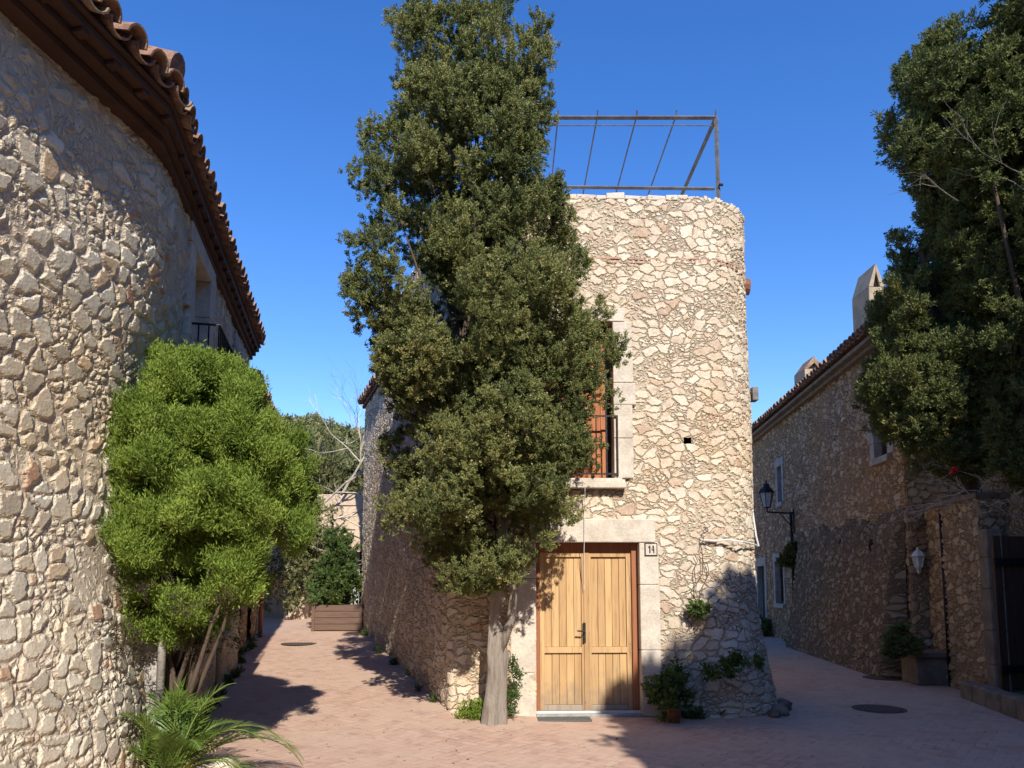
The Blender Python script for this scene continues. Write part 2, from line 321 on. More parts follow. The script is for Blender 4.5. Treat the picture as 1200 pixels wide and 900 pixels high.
def wall(name, pts, z0, z1, mat, parent, step, holes=(), off=None, zstep=None, closed=True, **kw):
    """pts closed ccw; step: function(mid point)->grid step; holes: (frame, s0, s1, za, zb)"""
    pp = []
    n = len(pts)
    for i in range(n if closed else n-1):
        a = Vector(pts[i]); b = Vector(pts[(i+1) % n]); L = (b-a).length
        nc = max(1, int(L/.6)); cuts = {q/nc for q in range(nc)} | {0.0, 1.0}
        for (f, s0, s1, za, zb) in holes:
            for s_ in (s0, s1):
                q = f.P(s_, 0, 0).xy; t = (q-a).dot(b-a)/L/L
                if 1e-4 < t < 1-1e-4 and (a+(b-a)*t-q).length < .05: cuts.add(t)
        cuts = sorted(cuts)
        for t0, t1 in zip(cuts, cuts[1:]):
            m = a+(b-a)*(t0+t1)/2; k = max(1, round(L*(t1-t0)/step(m)))
            for q in range(k): pp.append(a+(b-a)*(t0+(t1-t0)*q/k))
    if not closed: pp.append(Vector(pts[-1]))
    zs = {z0, z1}
    for h in holes:
        if z0 < h[3] < z1: zs.add(h[3])
        if z0 < h[4] < z1: zs.add(h[4])
    zs = sorted(zs); zz = []
    zt = zstep or .03
    for a, b in zip(zs, zs[1:]):
        k = max(1, round((b-a)/zt)); zz += [a+(b-a)*q/k for q in range(k)]
    zz.append(z1)
    P = np.array([(p.x, p.y) for p in pp]); nu = len(P); nz = len(zz)
    T = np.roll(P, -1, 0)-np.roll(P, 1, 0); 
    if not closed: T[0] = P[1]-P[0]; T[-1] = P[-1]-P[-2]
    T /= np.linalg.norm(T, axis=1)[:, None]; Nn = np.stack([T[:, 1], -T[:, 0]], 1)
    V = np.zeros((nz, nu, 3)); Z = np.array(zz)
    V[:, :, :2] = P[None]; V[:, :, 2] = Z[:, None]
    if off:
        O = off(V[:, :, 0], V[:, :, 1], V[:, :, 2]); V[:, :, :2] += Nn[None]*O[:, :, None]
    C = nu if closed else nu-1
    I = np.arange(C); J = (I+1) % nu
    a = (np.arange(nz-1)[:, None]*nu+I[None]); b = (np.arange(nz-1)[:, None]*nu+J[None])
    F = np.stack([a, b, b+nu, a+nu], -1).reshape(-1, 4)
    mid = (P[I]+P[J])/2; zm = (Z[:-1]+Z[1:])/2; keep = np.ones((nz-1, C), bool)
    for (f, s0, s1, za, zb) in holes:
        rel = mid-np.array([f.p.x, f.p.y]); s_ = rel@np.array([f.d.x, f.d.y]); nn = np.abs(rel@np.array([f.n.x, f.n.y]))
        keep &= ~(((s_ > s0) & (s_ < s1) & (nn < .3))[None] & ((zm > za) & (zm < zb))[:, None])
    F = F[keep.reshape(-1)]
    me = npmesh(name, V.reshape(-1, 3), F)
    seg = np.linalg.norm(np.roll(P, -1, 0)-P, axis=1); U = np.concatenate([[0], np.cumsum(seg)])
    ia = np.broadcast_to(I[None], (nz-1, C)).reshape(-1)[keep.reshape(-1)]; ja = np.broadcast_to(np.arange(nz-1)[:, None], (nz-1, C)).reshape(-1)[keep.reshape(-1)]
    uv = np.stack([np.stack([U[ia], Z[ja]], -1), np.stack([U[ia+1], Z[ja]], -1), np.stack([U[ia+1], Z[ja+1]], -1), np.stack([U[ia], Z[ja+1]], -1)], 1)
    me.uv_layers.new(name='UVMap').data.foreach_set('uv', uv.reshape(-1).astype(np.float32))
    return link(name, me, mat, parent, True, **kw)
def npmesh(name, V, F):
    me = bpy.data.meshes.new(name); me.vertices.add(len(V)); me.vertices.foreach_set('co', np.asarray(V, np.float32).ravel())
    k = F.shape[1]; me.loops.add(len(F)*k); me.loops.foreach_set('vertex_index', np.asarray(F, np.int32).ravel())
    me.polygons.add(len(F)); me.polygons.foreach_set('loop_start', np.arange(len(F), dtype=np.int32)*k)
    me.polygons.foreach_set('loop_total', np.full(len(F), k, np.int32)); me.update(calc_edges=True); me.validate(); return me

def surround(f, mb, s0, s1, za, zb, w=.24, out=.035, deep=.2, lint=.26, sill=None, rng=None, rows=4, lext=.12):
    rng = rng or random.Random(int(s0*100)+7)
    for side in (0, 1):
        z = za; hs = [rng.uniform(.7, 1.3) for _ in range(rows)]; tot = sum(hs)
        for i, h in enumerate(hs):
            hh = (zb-za)*h/tot; ww = w*rng.uniform(.82, 1.25); o = out+rng.uniform(-.004, .004)
            if side == 0: f.box(mb, s0-ww, s0, -deep, o, z+.002, z+hh-.002)
            else: f.box(mb, s1, s1+ww, -deep, o, z+.002, z+hh-.002)
            z += hh
    f.box(mb, s0-w-lext, s1+w+lext, -deep, out+.003, zb, zb+lint)
    if sill: f.box(mb, s0-w*.5, s1+w*.5, -deep, out+sill, za-.12, za-.003)

def tiles(mb, p, q, z, n, slope=.3, courses=6, pitch=.22, r=.085, rnd=None, skip=None):
    """barrel tiles along the eave p->q, n = outward horizontal direction"""
    rnd = rnd or random.Random(3); p = Vector((p[0], p[1], z)); q = Vector((q[0], q[1], z)); n = Vector((n[0], n[1], 0)).normalized()
    L = (q-p).length; d = (q-p)/L; k = int(L/pitch); up = (-n+Vector((0, 0, slope))).normalized(); nor = d.cross(up).normalized()
    if nor.z < 0: nor = -nor
    for i in range(k+1):
        for kind in (0, 1):
            base = p+d*(i*pitch+(pitch/2 if kind else 0))
            for c in range(courses):
                jit = rnd.uniform(-.018, .018); o = base+up*(c*.36+rnd.uniform(-.02, .02)-(0 if kind else .0))+d*jit+nor*(.045 if kind == 0 else .0)
                rot = rnd.uniform(-.03, .03); a_ = (up+d*rot).normalized(); vs = []; seg = 7; th = .016
                for e, (dist, rr) in enumerate(((0, r*1.05), (.42, r*.85))):
                    for lay in (0, 1):
                        for s in range(seg+1):
                            t = math.pi*s/seg; rad = rr-(th if lay else 0)
                            cc = math.cos(t)*rad; ss = math.sin(t)*rad*(1 if kind == 0 else -.8)
                            lift = .018*(1-e)
                            vs.append(o+a_*dist+d*cc+nor*(ss+lift+(0 if kind == 0 else .055)))
                m = seg+1; fs = []
                for s in range(seg):
                    fs += [(s, s+1, 2*m+s+1, 2*m+s), (m+s, 3*m+s, 3*m+s+1, m+s+1), (s, m+s, m+s+1, s+1), (2*m+s, 2*m+s+1, 3*m+s+1, 3*m+s)]
                fs += [(0, 2*m, 3*m, m), (seg, m+seg, 3*m+seg, 2*m+seg)]
                mb.add(vs, fs)
def offpoly(pts, d):
    n = len(pts); out = []
    if isinstance(d, (list, tuple)):                         # one distance per edge i -> i+1
        L = []
        for i in range(n):
            a = Vector(pts[i]); b = Vector(pts[(i+1) % n]); t = (b-a).normalized(); L.append((a+Vector((t.y, -t.x))*d[i], t))
        for i in range(n):
            (p, u), (q, v) = L[i-1], L[i]; k = (q-p).cross(v)/u.cross(v) if abs(u.cross(v)) > 1e-6 else 0; x = p+u*k; out.append((x.x, x.y))
        return out
    for i in range(n):
        a = Vector(pts[i-1]); b = Vector(pts[i]); c = Vector(pts[(i+1) % n])
        n1 = Vector(((b-a).y, -(b-a).x)).normalized(); n2 = Vector(((c-b).y, -(c-b).x)).normalized()
        m = (n1+n2); m = m/m.length_squared*2
        out.append((b.x+m.x*d, b.y+m.y*d))
    return out
def hiproof(mb, poly, z, run, slope, over):
    o = offpoly(poly, over-.05); i_ = offpoly(poly, -run); n = len(poly); vs = [(x, y, z) for x, y in o]+[(x, y, z+(run+over)*slope) for x, y in i_]
    mb.add(vs, [(i, (i+1) % n, n+(i+1) % n, n+i) for i in range(n)]+[tuple(range(n, 2*n)), tuple(reversed(range(n)))])

# ------------------------------------------------------------------ ground
def grid_sheet(name, xs, ys, zf, mat, **k):
    V = [(x, y, zf(x, y)) for y in ys for x in xs]; nx = len(xs)
    F = [(j*nx+i, j*nx+i+1, (j+1)*nx+i+1, (j+1)*nx+i) for j in range(len(ys)-1) for i in range(nx-1)]
    me = bpy.data.meshes.new(name); me.from_pydata(V, [], F); return link(name, me, mat, None, True, **k)
xs = [-900, -300, -100, -40, -20]+[-12+.4*i for i in range(61)]+[20, 40, 100, 300, 900]
ys = [-900, -300, -100, -30, -10, -4]+[.5*i for i in range(54)]+[30, 50, 100, 300, 900]
grid_sheet('ground', xs, ys, gz, M['paving'], kind='structure')

# ------------------------------------------------------------------ foliage machinery
def norm(a): return a/np.maximum(np.linalg.norm(a, axis=-1, keepdims=True), 1e-9)
def leaves(name, base, dirs, length, width, tint, mat, parent=None, rs=None, **k):
    n = len(base); rs = rs or np.random.RandomState(1)
    side = norm(np.cross(dirs, rs.normal(size=(n, 3)))); L = length[:, None]; W = width[:, None]
    v = np.stack([base, base+dirs*L*.45+side*W, base+dirs*L, base+dirs*L*.45-side*W], 1).reshape(-1, 3)
    F = np.arange(n*4).reshape(n, 4); me = npmesh(name, v, F)
    a = me.attributes.new('tint', 'FLOAT', 'POINT'); a.data.foreach_set('value', np.repeat(np.clip(tint, 0, 1), 4).astype(np.float32))
    return link(name, me, mat, parent, **k)
def crown(name, C, Rr, mat, parent, ns=60, nl=26, ll=.055, lw=.011, up=.6, spr=.07, seed=0, fill=.35, sq=(1, 1, 1), axis=None, tintc=None, out=.7, **k):
    """C lobe centres (n,3), Rr radii. sprigs sit on each lobe, leaves fan out of each sprig"""
    rs = np.random.RandomState(seed); n = len(C); C = np.asarray(C); Rr = np.asarray(Rr); sq = np.array(sq)
    cnt = np.maximum(6, (ns*(Rr/np.mean(Rr))**2).astype(int)); idx = np.repeat(np.arange(n), cnt); m = len(idx)
    u = norm(rs.normal(size=(m, 3))); 
    rad = np.where(rs.rand(m) < fill, rs.uniform(.2, .8, m), rs.uniform(.8, 1.08, m))
    # each lobe carries smaller sub-lobes, set towards the outside and top of the crown
    cen = C.mean(0); ax = C-cen; ax[:, 2] *= .25; ax = norm(ax)
    nsub = 9; su = norm(rs.normal(size=(n, nsub, 3))+ax[:, None]*out+np.array([0, 0, .35*out])); sR = Rr[:, None]*rs.uniform(.24, .46, (n, nsub))
    sc0 = C[:, None]+su*(Rr[:, None]*.80)[..., None]*sq; si = rs.randint(0, nsub, m); u = norm(u+su[idx, si]*.5)
    cs = sc0[idx, si]; rr_ = sR[idx, si]
    infill = rs.rand(m) < fill*.6; cs[infill] = C[idx][infill]; rr_[infill] = Rr[idx][infill]*.8
    sc_ = cs+u*(rr_*rad)[:, None]
    sdir = norm(u+np.array([0, 0, up])+rs.normal(size=(m, 3))*.25)
    lt = rs.rand(n)[idx]*.3+rs.rand(n, nsub)[idx, si]*.35+rs.rand(m)*.35
    if tintc is not None: lt = lt*.6+tintc[idx]*.4
    li = np.repeat(np.arange(m), nl); q = len(li)
    b = sc_[li]+sdir[li]*(rs.uniform(-.6, 1, q)*spr)[:, None]+rs.normal(size=(q, 3))*spr*.3
    d = norm(sdir[li]+rs.normal(size=(q, 3))*.55)
    t = lt[li]*.8+rs.rand(q)*.2
    return leaves(name, b, d, ll*rs.uniform(.6, 1.4, q), lw*rs.uniform(.7, 1.4, q), t, mat, parent, rs, **k), sc_, sdir

# ------------------------------------------------------------------ left house
K = (-3.03, 6.3); NR = (-4.25, -2.0); FL = (-4.37, 12.45)
poly = [NR, K, FL, (-12, 12.45), (-12, -2)]
LH = empty('stone_house', (-5, 5, 0), label='grey rubble stone house at the left edge with a deep tiled eave and rounded corner', cat='house')
fA = Fr(K, FL); fN = Fr(NR, K); ZE = 5.42
s0, z0 = fA.hit(213, 430); hole1 = (fA, 1.5, 2.4, 3.35, 5.08)
s2 = 5.15; hole2 = (fA, 4.75, 5.35, 4.0, 4.95)
hdoor = (fA, .75, 1.75, 0.0, 2.1)
hwin = (fA, 4.3, 5.0, .9, 2.2)
hp = fillet(poly, {1: 2.2})
vis = lambda m: .022 if (m.x > -4.2 and 2.5 < m.y < 7.6) else (.035 if m.y > 6 and m.x > -5 and m.y < 12.4 else .4)
def lean(x, y, z):                                          # the old wall flares at its foot and bellies slightly
    g = np.clip((8.2-y)/1.6, 0, 1)*np.clip((y+2)/4, 0, 1); t = np.clip((z+.1)/2.0, 0, 1); u = np.clip((z-2.6)/2.4, 0, 1)
    return -.24*g*t*t*(3-2*t)*(1-u*u*(3-2*u))+.012*np.sin(y*2.3+z)*np.sin(z*1.7+y)
wall('wall', hp, -.4, ZE, M['grey_stone'], LH, vis, [hole1, hole2, hdoor, hwin], off=lean, zstep=.024)
mb = MB(); op = offpoly(hp, .0)
ov = lambda a, b: [a, b, .1, .1, .1]
mb.prism(offpoly(poly, ov(.31, .15)), ZE-.02, ZE+.045); mb.prism(offpoly(poly, ov(.22, .10)), ZE-.085, ZE-.024); mb.prism(offpoly(poly, ov(.12, .05)), ZE-.15, ZE-.09)
mb.prism(offpoly(poly, ov(.35, .18)), ZE+.049, ZE+.075)
for i in range(40):                                          # board joints under the eave
    s_ = .15+i*.33+random.Random(i).uniform(-.03, .03)
    if s_ < fA.L: fA.box(mb, s_, s_+.07, .102, .15, ZE-.06, ZE-.022)
    if i < 24: s_ = .2+i*.34; fN.box(mb, s_, s_+.08, .222, .30, ZE-.06, ZE-.022)
mb.build('eaves', M['eave_wood'], LH, bevel=.006)
mb = MB(); hiproof(mb, poly, ZE+.08, 3.2, .3, .2)
nA = fA.n; nN = fN.n; rt = random.Random(5)
e1 = offpoly(poly, [.40, .23, .1, .1, .1]); kc = Vector(e1[1])
tiles(mb, (kc-fN.d.xy*6), kc-fN.d.xy*.05, ZE+.09, nN, .3, 7, .27, .108, rt)
tiles(mb, kc+fA.d.xy*.12, e1[2], ZE+.09, nA, .3, 7, .22, .088, rt)
bis = (nA+nN).normalized(); hip = []
for i in range(7):
    a = Vector((kc.x, kc.y, ZE+.30))+(-bis*(.02+i*.4))+Vector((0, 0, .3*i*.4+.03)); b = a-bis*.44+Vector((0, 0, .132))
    mb.tube([a, b], [.125, .10], 12)
mb.build('roof', M['tile'], LH)
mb = MB()                                                    # mortar bedding under the hip tiles
a = Vector((kc.x, kc.y, ZE+.24))-bis*.12
for i in range(6): 
    c = a-bis*i*.35+Vector((0, 0, .105*i+.0)); mb.tube([c, c-bis*.33+Vector((0, 0, .1))], [.15, .15], 9)
mb.build('hip_mortar', M['concrete'], LH)
# upper window with the small balcony
def window(parent, f, h, mats='dressed_dim', frame='white_paint', depth=.16, rows=4, w=.2, sill=.05, bars=None, pane=True, wn='window'):
    _, a, b, za, zb = h; mb = MB()
    surround(f, mb, a, b, za, zb, w=w, sill=sill, rows=rows, lint=.22, lext=.05)
    win = mb.build(wn, M[mats], parent, bevel=.01)
    mb = MB()
    for (p, q, r_, t) in ((a, a+.05, za, zb), (b-.05, b, za, zb), ((a+b)/2-.03, (a+b)/2+.03, za+.05, zb-.05)): f.box(mb, p, q, -depth, -depth+.05, r_, t)
    f.box(mb, a+.05, b-.05, -depth, -depth+.05, za, za+.05); f.box(mb, a+.05, b-.05, -depth, -depth+.05, zb-.05, zb)
    mb.build('frame', M[frame], win)
    mb = MB(); f.box(mb, a-.02, b+.02, -depth-.03, -depth-.004, za-.02, zb+.02); mb.build('pane', M['glass'], win)
    return win
def railing(parent, f, s0, s1, n0, n1, z0, z1, step=.12, r=.009, name='balcony_railing'):
    mb = MB(); P = [f.P(s0, n0, 0), f.P(s0, n1, 0), f.P(s1, n1, 0), f.P(s1, n0, 0)]
    for z in (z0, z1): mb.tube([p+Vector((0, 0, z)) for p in P], r*1.5, 6)
    for a, b in zip(P, P[1:]):
        k = max(1, round((b-a).length/step))
        for i in range(k+1): q = a+(b-a)*i/k; mb.tube([q+Vector((0, 0, z0)), q+Vector((0, 0, z1))], r, 5)
    return mb.build(name, M['iron'], parent)
window(LH, fA, hole1, mats='dressed', depth=.18, rows=5, w=.24)
railing(LH, fA, 1.4, 2.55, .0, .3, 3.35, 4.25)
mb = MB(); fA.box(mb, 1.35, 2.6, .04, .34, 3.2, 3.33); mb.build('balcony_slab', M['dressed_dim'], LH, bevel=.01)
window(LH, fA, hole2, rows=3)
window(LH, fA, hwin, rows=3, frame='dark_wood')
mb = MB(); surround(fA, mb, .75, 1.75, 0, 2.1, w=.12, rows=4, lint=.2, lext=0); d_ = mb.build('door', M['dressed_dim'], LH, bevel=.01)
mb = MB()
for i in range(6): fA.box(mb, .77+i*.163, .77+i*.163+.155, -.14, -.09, .05, 2.09)
fA.box(mb, .75, 1.75, -.18, -.145, 0, 2.1); mb.build('door_leaf', M['dark_wood'], d_, bevel=.004)
mb = MB(); mb.tube([fA.P(.42, .10, .1), fA.P(.42, .10, 3.1)], .035, 10); mb.build('drainpipe', M['dressed_dim'], LH, True)
mb = MB(); mb.tube([fA.P(3.6, .1, .1), fA.P(3.6, .1, 3.0)], .03, 10); mb.build('drainpipe', M['concrete'], LH, True)

# second, lower house further down the left alley
LH2 = empty('alley_house', (-6, 14, 0), label='low reddish stone house past the bush on the left side of the alley', cat='house')
G0 = (-4.52, 12.5); G1 = (-5.35, 16.3); poly2 = [G0, G1, (-11, 16.3), (-11, 12.5)]; fB = Fr(G0, G1)
hB1 = (fB, .5, 1.1, .5, 2.4); hB2 = (fB, 2.0, 2.7, .45, 2.3)
wall('wall', poly2, -.3, 4.75, M['brown_stone'], LH2, lambda m: .045 if m.x > -5.5 else .5, [hB1, hB2], zstep=.04)
mb = MB(); mb.prism(offpoly(poly2, .25), 4.72, 4.80); mb.build('eaves', M['eave_wood'], LH2)
mb = MB(); hiproof(mb, poly2, 4.81, 2.2, .3, .3); e2 = offpoly(poly2, .33)
tiles(mb, e2[0], e2[1], 4.84, fB.n, .3, 5, .22, .088, rt); mb.build('roof', M['tile'], LH2)
mb = MB(); fB.box(mb, .5, 1.1, -.12, -.06, .5, 2.4); mb.build('door', M['dark_wood'], LH2)
mb = MB(); fB.box(mb, 2.0, 2.7, -.12, -.06, .45, 2.3); mb.build('door', M['frame_wood'], LH2)
mb = MB(); mb.tube([fB.P(3.7, .09, .4), fB.P(3.7, .09, 4.6)], .045, 10); mb.build('drainpipe', M['frame_wood'], LH2, True)

# ------------------------------------------------------------------ the tower house
A = (-.75, 9.3); B = (3.12, 9.46); Cc = (3.72, 17); Dd = (-3.3, 17.0)
Cf = (3.40, 13.0); Df = (A[0]+(Dd[0]-A[0])*(13-A[1])/(17-A[1]), 13.0)
TP = [A, B, Cf, Df]; fT = Fr(A, B); fL = Fr(Dd, A); ZT = 6.5
TW = empty('tower_house', (1.2, 10, 0), label='tall pale rubble stone house with rounded corner and double wooden door, behind the juniper', cat='house')
door = (fT, 1.04, 2.30, -.05, 2.07); win = (fT, 1.02, 2.01, 2.86, 4.84)
tp = fillet(TP, {0: .1, 1: .85})
def bulge(x, y, z):
    g = np.clip((x-1.75)/1.2, 0, 1); g = g*g*(3-2*g); t = np.clip(1-z/1.35, 0, 1)
    return .24*g*t**1.3*np.clip((12-y)/2, 0, 1)+.02*np.sin(x*2.1+z*1.3)*np.sin(z*.9+1)
putlog = (fT, 2.885, 2.985, 3.30, 3.38)
tvis = lambda m: .02 if (m.y < 9.9 or (m.y < 10.8 and m.x > 2.5)) else (.03 if m.x < 0 and m.y < 16.8 else .4)
wall('wall', tp, -.4, ZT, M['tower_stone'], TW, tvis, [door, win, putlog], off=bulge, zstep=.02)
bk = [(Df[0], 13.006), (Cf[0], 13.006), Cc, Dd]
wall('rear_wall', bk, -.3, 5.45, M['tower_stone'], TW, lambda m: .035 if m.x < -1.9 and m.y < 16.99 else .4, zstep=.03)
mb = MB(); mb.prism(offpoly(bk, .06), 5.44, 5.5); mb.build('rear_eaves', M['eave_wood'], TW)
mb = MB(); mb.add([(Df[0]-.1, 13.05, 5.505), (Cf[0]+.1, 13.05, 5.505), (Cc[0]+.1, 17.1, 5.505), (Dd[0]-.1, 17.1, 5.505), (.6, 13.05, 6.3), (.3, 17.1, 6.3)], [(0, 4, 5, 3), (1, 2, 5, 4), (0, 1, 4), (2, 3, 5), (0, 3, 2, 1)])
eb = offpoly(bk, .12); tiles(mb, eb[3], (eb[0][0], 13.05), 5.53, Fr(eb[3], eb[0]).n, .22, 5, .22, .088, random.Random(9)); mb.build('rear_roof', M['tile'], TW)
mb = MB(); fT.box(mb, 2.8, 3.06, -.25, -.12, 3.2, 3.5); mb.build('recess_shade', M['black'], TW)  # black box stands in for the shade deep in the hole
mb = MB(); mb.prism(offpoly(tp, -.03), ZT-.06, ZT+.002); rb = random.Random(31)
for a_, b_ in zip(tp, tp[1:]+tp[:1]):
    a2, b2 = Vector(a_), Vector(b_); L = (b2-a2).length; d = (b2-a2)/L; nn = Vector((d.y, -d.x)); s_ = 0
    while s_ < L:
        l = min(rb.uniform(.12, .3), L-s_); q0 = a2+d*s_; q1 = a2+d*(s_+l-.002); o = rb.uniform(-.012, .014); h = ZT+rb.uniform(.012, .05); h2 = h+rb.uniform(-.015, .015)
        P = [q0+nn*o, q1+nn*o, q1-nn*.22, q0-nn*.22]; mb.hexa([(*p, ZT-.03) for p in P]+[(*P[0], h), (*P[1], h2), (*P[2], h2), (*P[3], h)]); s_ += l
mb.build('parapet_cap', M['dressed'], TW, bevel=.01)
# band of thin bricks around the tower
mb = MB(); rb = random.Random(2)
ring = tp; acc = 0
for a_, b_ in zip(ring, ring[1:]):
    a2, b2 = Vector(a_), Vector(b_); L = (b2-a2).length; d = (b2-a2)/L; nn = Vector((d.y, -d.x)); 
    if b2.y > 12 or a2.y > 12: continue
    s_ = 0
    while s_ < L:
        l = rb.uniform(.12, .26); l = min(l, L-s_)
        for zr in (5.63, 5.672):
            if rb.random() < .95:
                q0 = a2+d*(s_+.006); q1 = a2+d*(s_+max(.02, l-.006)); o = rb.uniform(.006, .018); zz = zr+rb.uniform(-.006, .006)+.012*math.sin((a2.x+s_)*3)
                P = [q0+nn*o, q1+nn*o, q1-nn*.06, q0-nn*.06]
                mb.hexa([(*p, zz) for p in P]+[(*p, zz+.028) for p in P])
        s_ += l
mb.build('brick_band', M['brick'], TW)
# door surround
mb = MB(); rb = random.Random(4)
for (s0_, s1_, side) in ((1.04-.30, 1.04, 0), (2.30, 2.53, 1)):
    z = 0.0
    for h in ((.52, .62, .50, .43) if side == 0 else (.78, .78, .51)):
        o = .036+rb.uniform(-.003, .003)
        a_, b_ = (s0_-rb.uniform(0, .05), s1_) if side == 0 else (s0_, s1_+rb.uniform(0, .05))
        fT.box(mb, a_, b_, -.2, o, z+.0015, z+h-.0015); z += h
fT.box(mb, .72, 2.50, -.2, .04, 2.073, 2.36)
ds = mb.build('door_surround', M['dressed'], TW, bevel=.012)
mb = MB(); dn = -.145
fT.box(mb, 1.045, 1.095, dn-.05, dn+.03, .03, 2.07); fT.box(mb, 2.225, 2.295, dn-.05, dn+.055, .03, 2.07); fT.box(mb, 1.095, 2.225, dn-.05, dn+.03, 1.955, 2.07)
fT.box(mb, 1.04, 2.30, dn-.12, dn-.055, 0, 2.07)
dr = mb.build('door', M['frame_wood'], TW, bevel=.004)
mid = 1.665
for (a_, b_) in ((1.097, mid-.002), (mid+.002, 2.223)):
    mb = MB(); st = .055 if a_ < 1.5 else .06; t0 = dn-.035; t1 = dn+.014
    fT.box(mb, a_, a_+st, t0, t1, .05, 1.953); fT.box(mb, b_-st, b_, t0, t1, .05, 1.953)
    kb = MB(); fT.box(kb, a_+st, b_-st, t0, t1-.001, .05, .115); kb.build('bottom_rail', M['grey_wood'], dr, bevel=.003); fT.box(mb, a_+st, b_-st, t0, t1-.001, .735, .805); fT.box(mb, a_+st, b_-st, t0, t1-.001, 1.90, 1.953)
    k = 5; pw = (b_-a_-2*st)/k
    for i in range(k):
        for (u0, u1) in ((.117, .733), (.807, 1.898)): fT.box(mb, a_+st+i*pw+.0025, a_+st+(i+1)*pw-.0025, t0+.004, t1-.03+rb.uniform(-.002, .002), u0, u1)
    fT.box(mb, a_+.01, b_-.01, t0-.01, t0+.003, .06, 1.94)
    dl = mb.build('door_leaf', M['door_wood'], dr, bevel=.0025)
    at_ = dl.data.attributes.new('tone', 'FLOAT', 'FACE'); at_.data.foreach_set('value', np.repeat(np.random.RandomState(int(a_*10)).rand(len(dl.data.polygons)//6), 6).astype(np.float32))
mb = MB(); fT.box(mb, mid-.028, mid+.036, dn+.013, dn+.03, .05, 1.95); mb.build('cover_strip', M['door_wood'], dr, bevel=.004)
mb = MB(); fT.box(mb, mid-.045, mid-.012, dn+.031, dn+.045, .86, 1.10); mb.tube([fT.P(mid-.028, dn+.04, 1.0), fT.P(mid-.028, dn+.09, 1.0), fT.P(mid-.12, dn+.09, 1.005)], .010, 8)
mb.tube([fT.P(mid-.028, dn+.04, .91), fT.P(mid-.028, dn+.055, .91)], .014, 10); mb.build('handle', M['iron'], dr)
mb = MB(); fT.box(mb, 1.04, 2.30, -.12, .05, -.1, .035); mb.build('door_sill', M['concrete'], TW, bevel=.01)
mb = MB(); fT.box(mb, 1.045, 2.295, -.05, -.03, .0352, .062); mb.build('weather_bar', M['white_paint'], dr)
# number plate reading 14
mb = MB(); s0, z0 = fT.hit(762, 644); wq = .078
fT.box(mb, s0-wq, s0+wq, .036, .046, z0-wq, z0+wq); pl = mb.build('number_plate', M['iron'], TW)
mb = MB(); fT.box(mb, s0-wq+.012, s0+wq-.012, .044, .049, z0-wq+.012, z0+wq-.012); mb.build('plate_face', M['dressed'], pl)
mb = MB(); g = lambda x0, x1, y0, y1: fT.box(mb, s0+x0, s0+x1, .047, .0525, z0+y0, z0+y1)
g(-.024, -.008, -.045, .045); g(-.036, -.0245, .02, .034)
g(.024, .038, -.045, .012); g(.022, .036, .0125, .045); g(.006, .0235, -.014, .0); 
mb.hexa([fT.P(s0+.004, .0525, z0-.0), fT.P(s0+.014, .0525, z0+.0), fT.P(s0+.014, .047, z0), fT.P(s0+.004, .047, z0), fT.P(s0+.018, .0525, z0+.045), fT.P(s0+.0215, .0525, z0+.045), fT.P(s0+.0215, .047, z0+.045), fT.P(s0+.018, .047, z0+.045)])
mb.build('numerals', M['iron'], pl)
# window with shutter and railing
mb = MB(); rb = random.Random(8)
z = 2.86
for h, ww in ((.50, .24), (.42, .235), (.28, .28), (.45, .25), (.33, .24)):
    fT.box(mb, 2.01, 2.01+ww, -.2, .036+rb.uniform(-.003, .003), z+.0015, z+h-.0015); fT.box(mb, 1.02-ww, 1.02, -.2, .036, z+.0015, z+h-.0015); z += h
fT.box(mb, .72, 2.16, -.2, .04, 4.843, 5.02)
fT.box(mb, .98, 2.10, -.2, .075, 2.80, 2.857); fT.box(mb, .92, 2.14, -.2, .13, 2.73, 2.798)
wn_ = mb.build('window', M['dressed'], TW, bevel=.01)
mb = MB(); fT.box(mb, 1.02, 2.01, -.32, -.22, 2.86, 4.84); mb.build('pane', M['glass'], wn_)
for (a_, b_) in ((1.03, 1.5), (1.50, 1.93)):
    mb = MB()
    fT.box(mb, a_, a_+.06, -.17, -.13, 2.88, 4.78); fT.box(mb, b_-.06, b_, -.17, -.13, 2.88, 4.78)
    for z in (2.88, 3.35, 3.85, 4.35, 4.72): fT.box(mb, a_+.06, b_-.06, -.168, -.132, z, z+.06)
    fT.box(mb, a_+.055, b_-.055, -.162, -.145, 2.9, 4.76); mb.build('shutter', M['shutter_wood'], wn_, bevel=.003)
mb = MB()
for z in (2.90, 3.62): fT.box(mb, 1.0, 2.045, .05, .065, z, z+.02)
for i in range(9): s_ = 1.0+i*.1295; fT.box(mb, s_, s_+.014, .051, .064, 2.92, 3.62)
fT.box(mb, 2.04, 2.055, .03, .07, 2.88, 3.64); mb.build('railing', M['iron'], wn_)
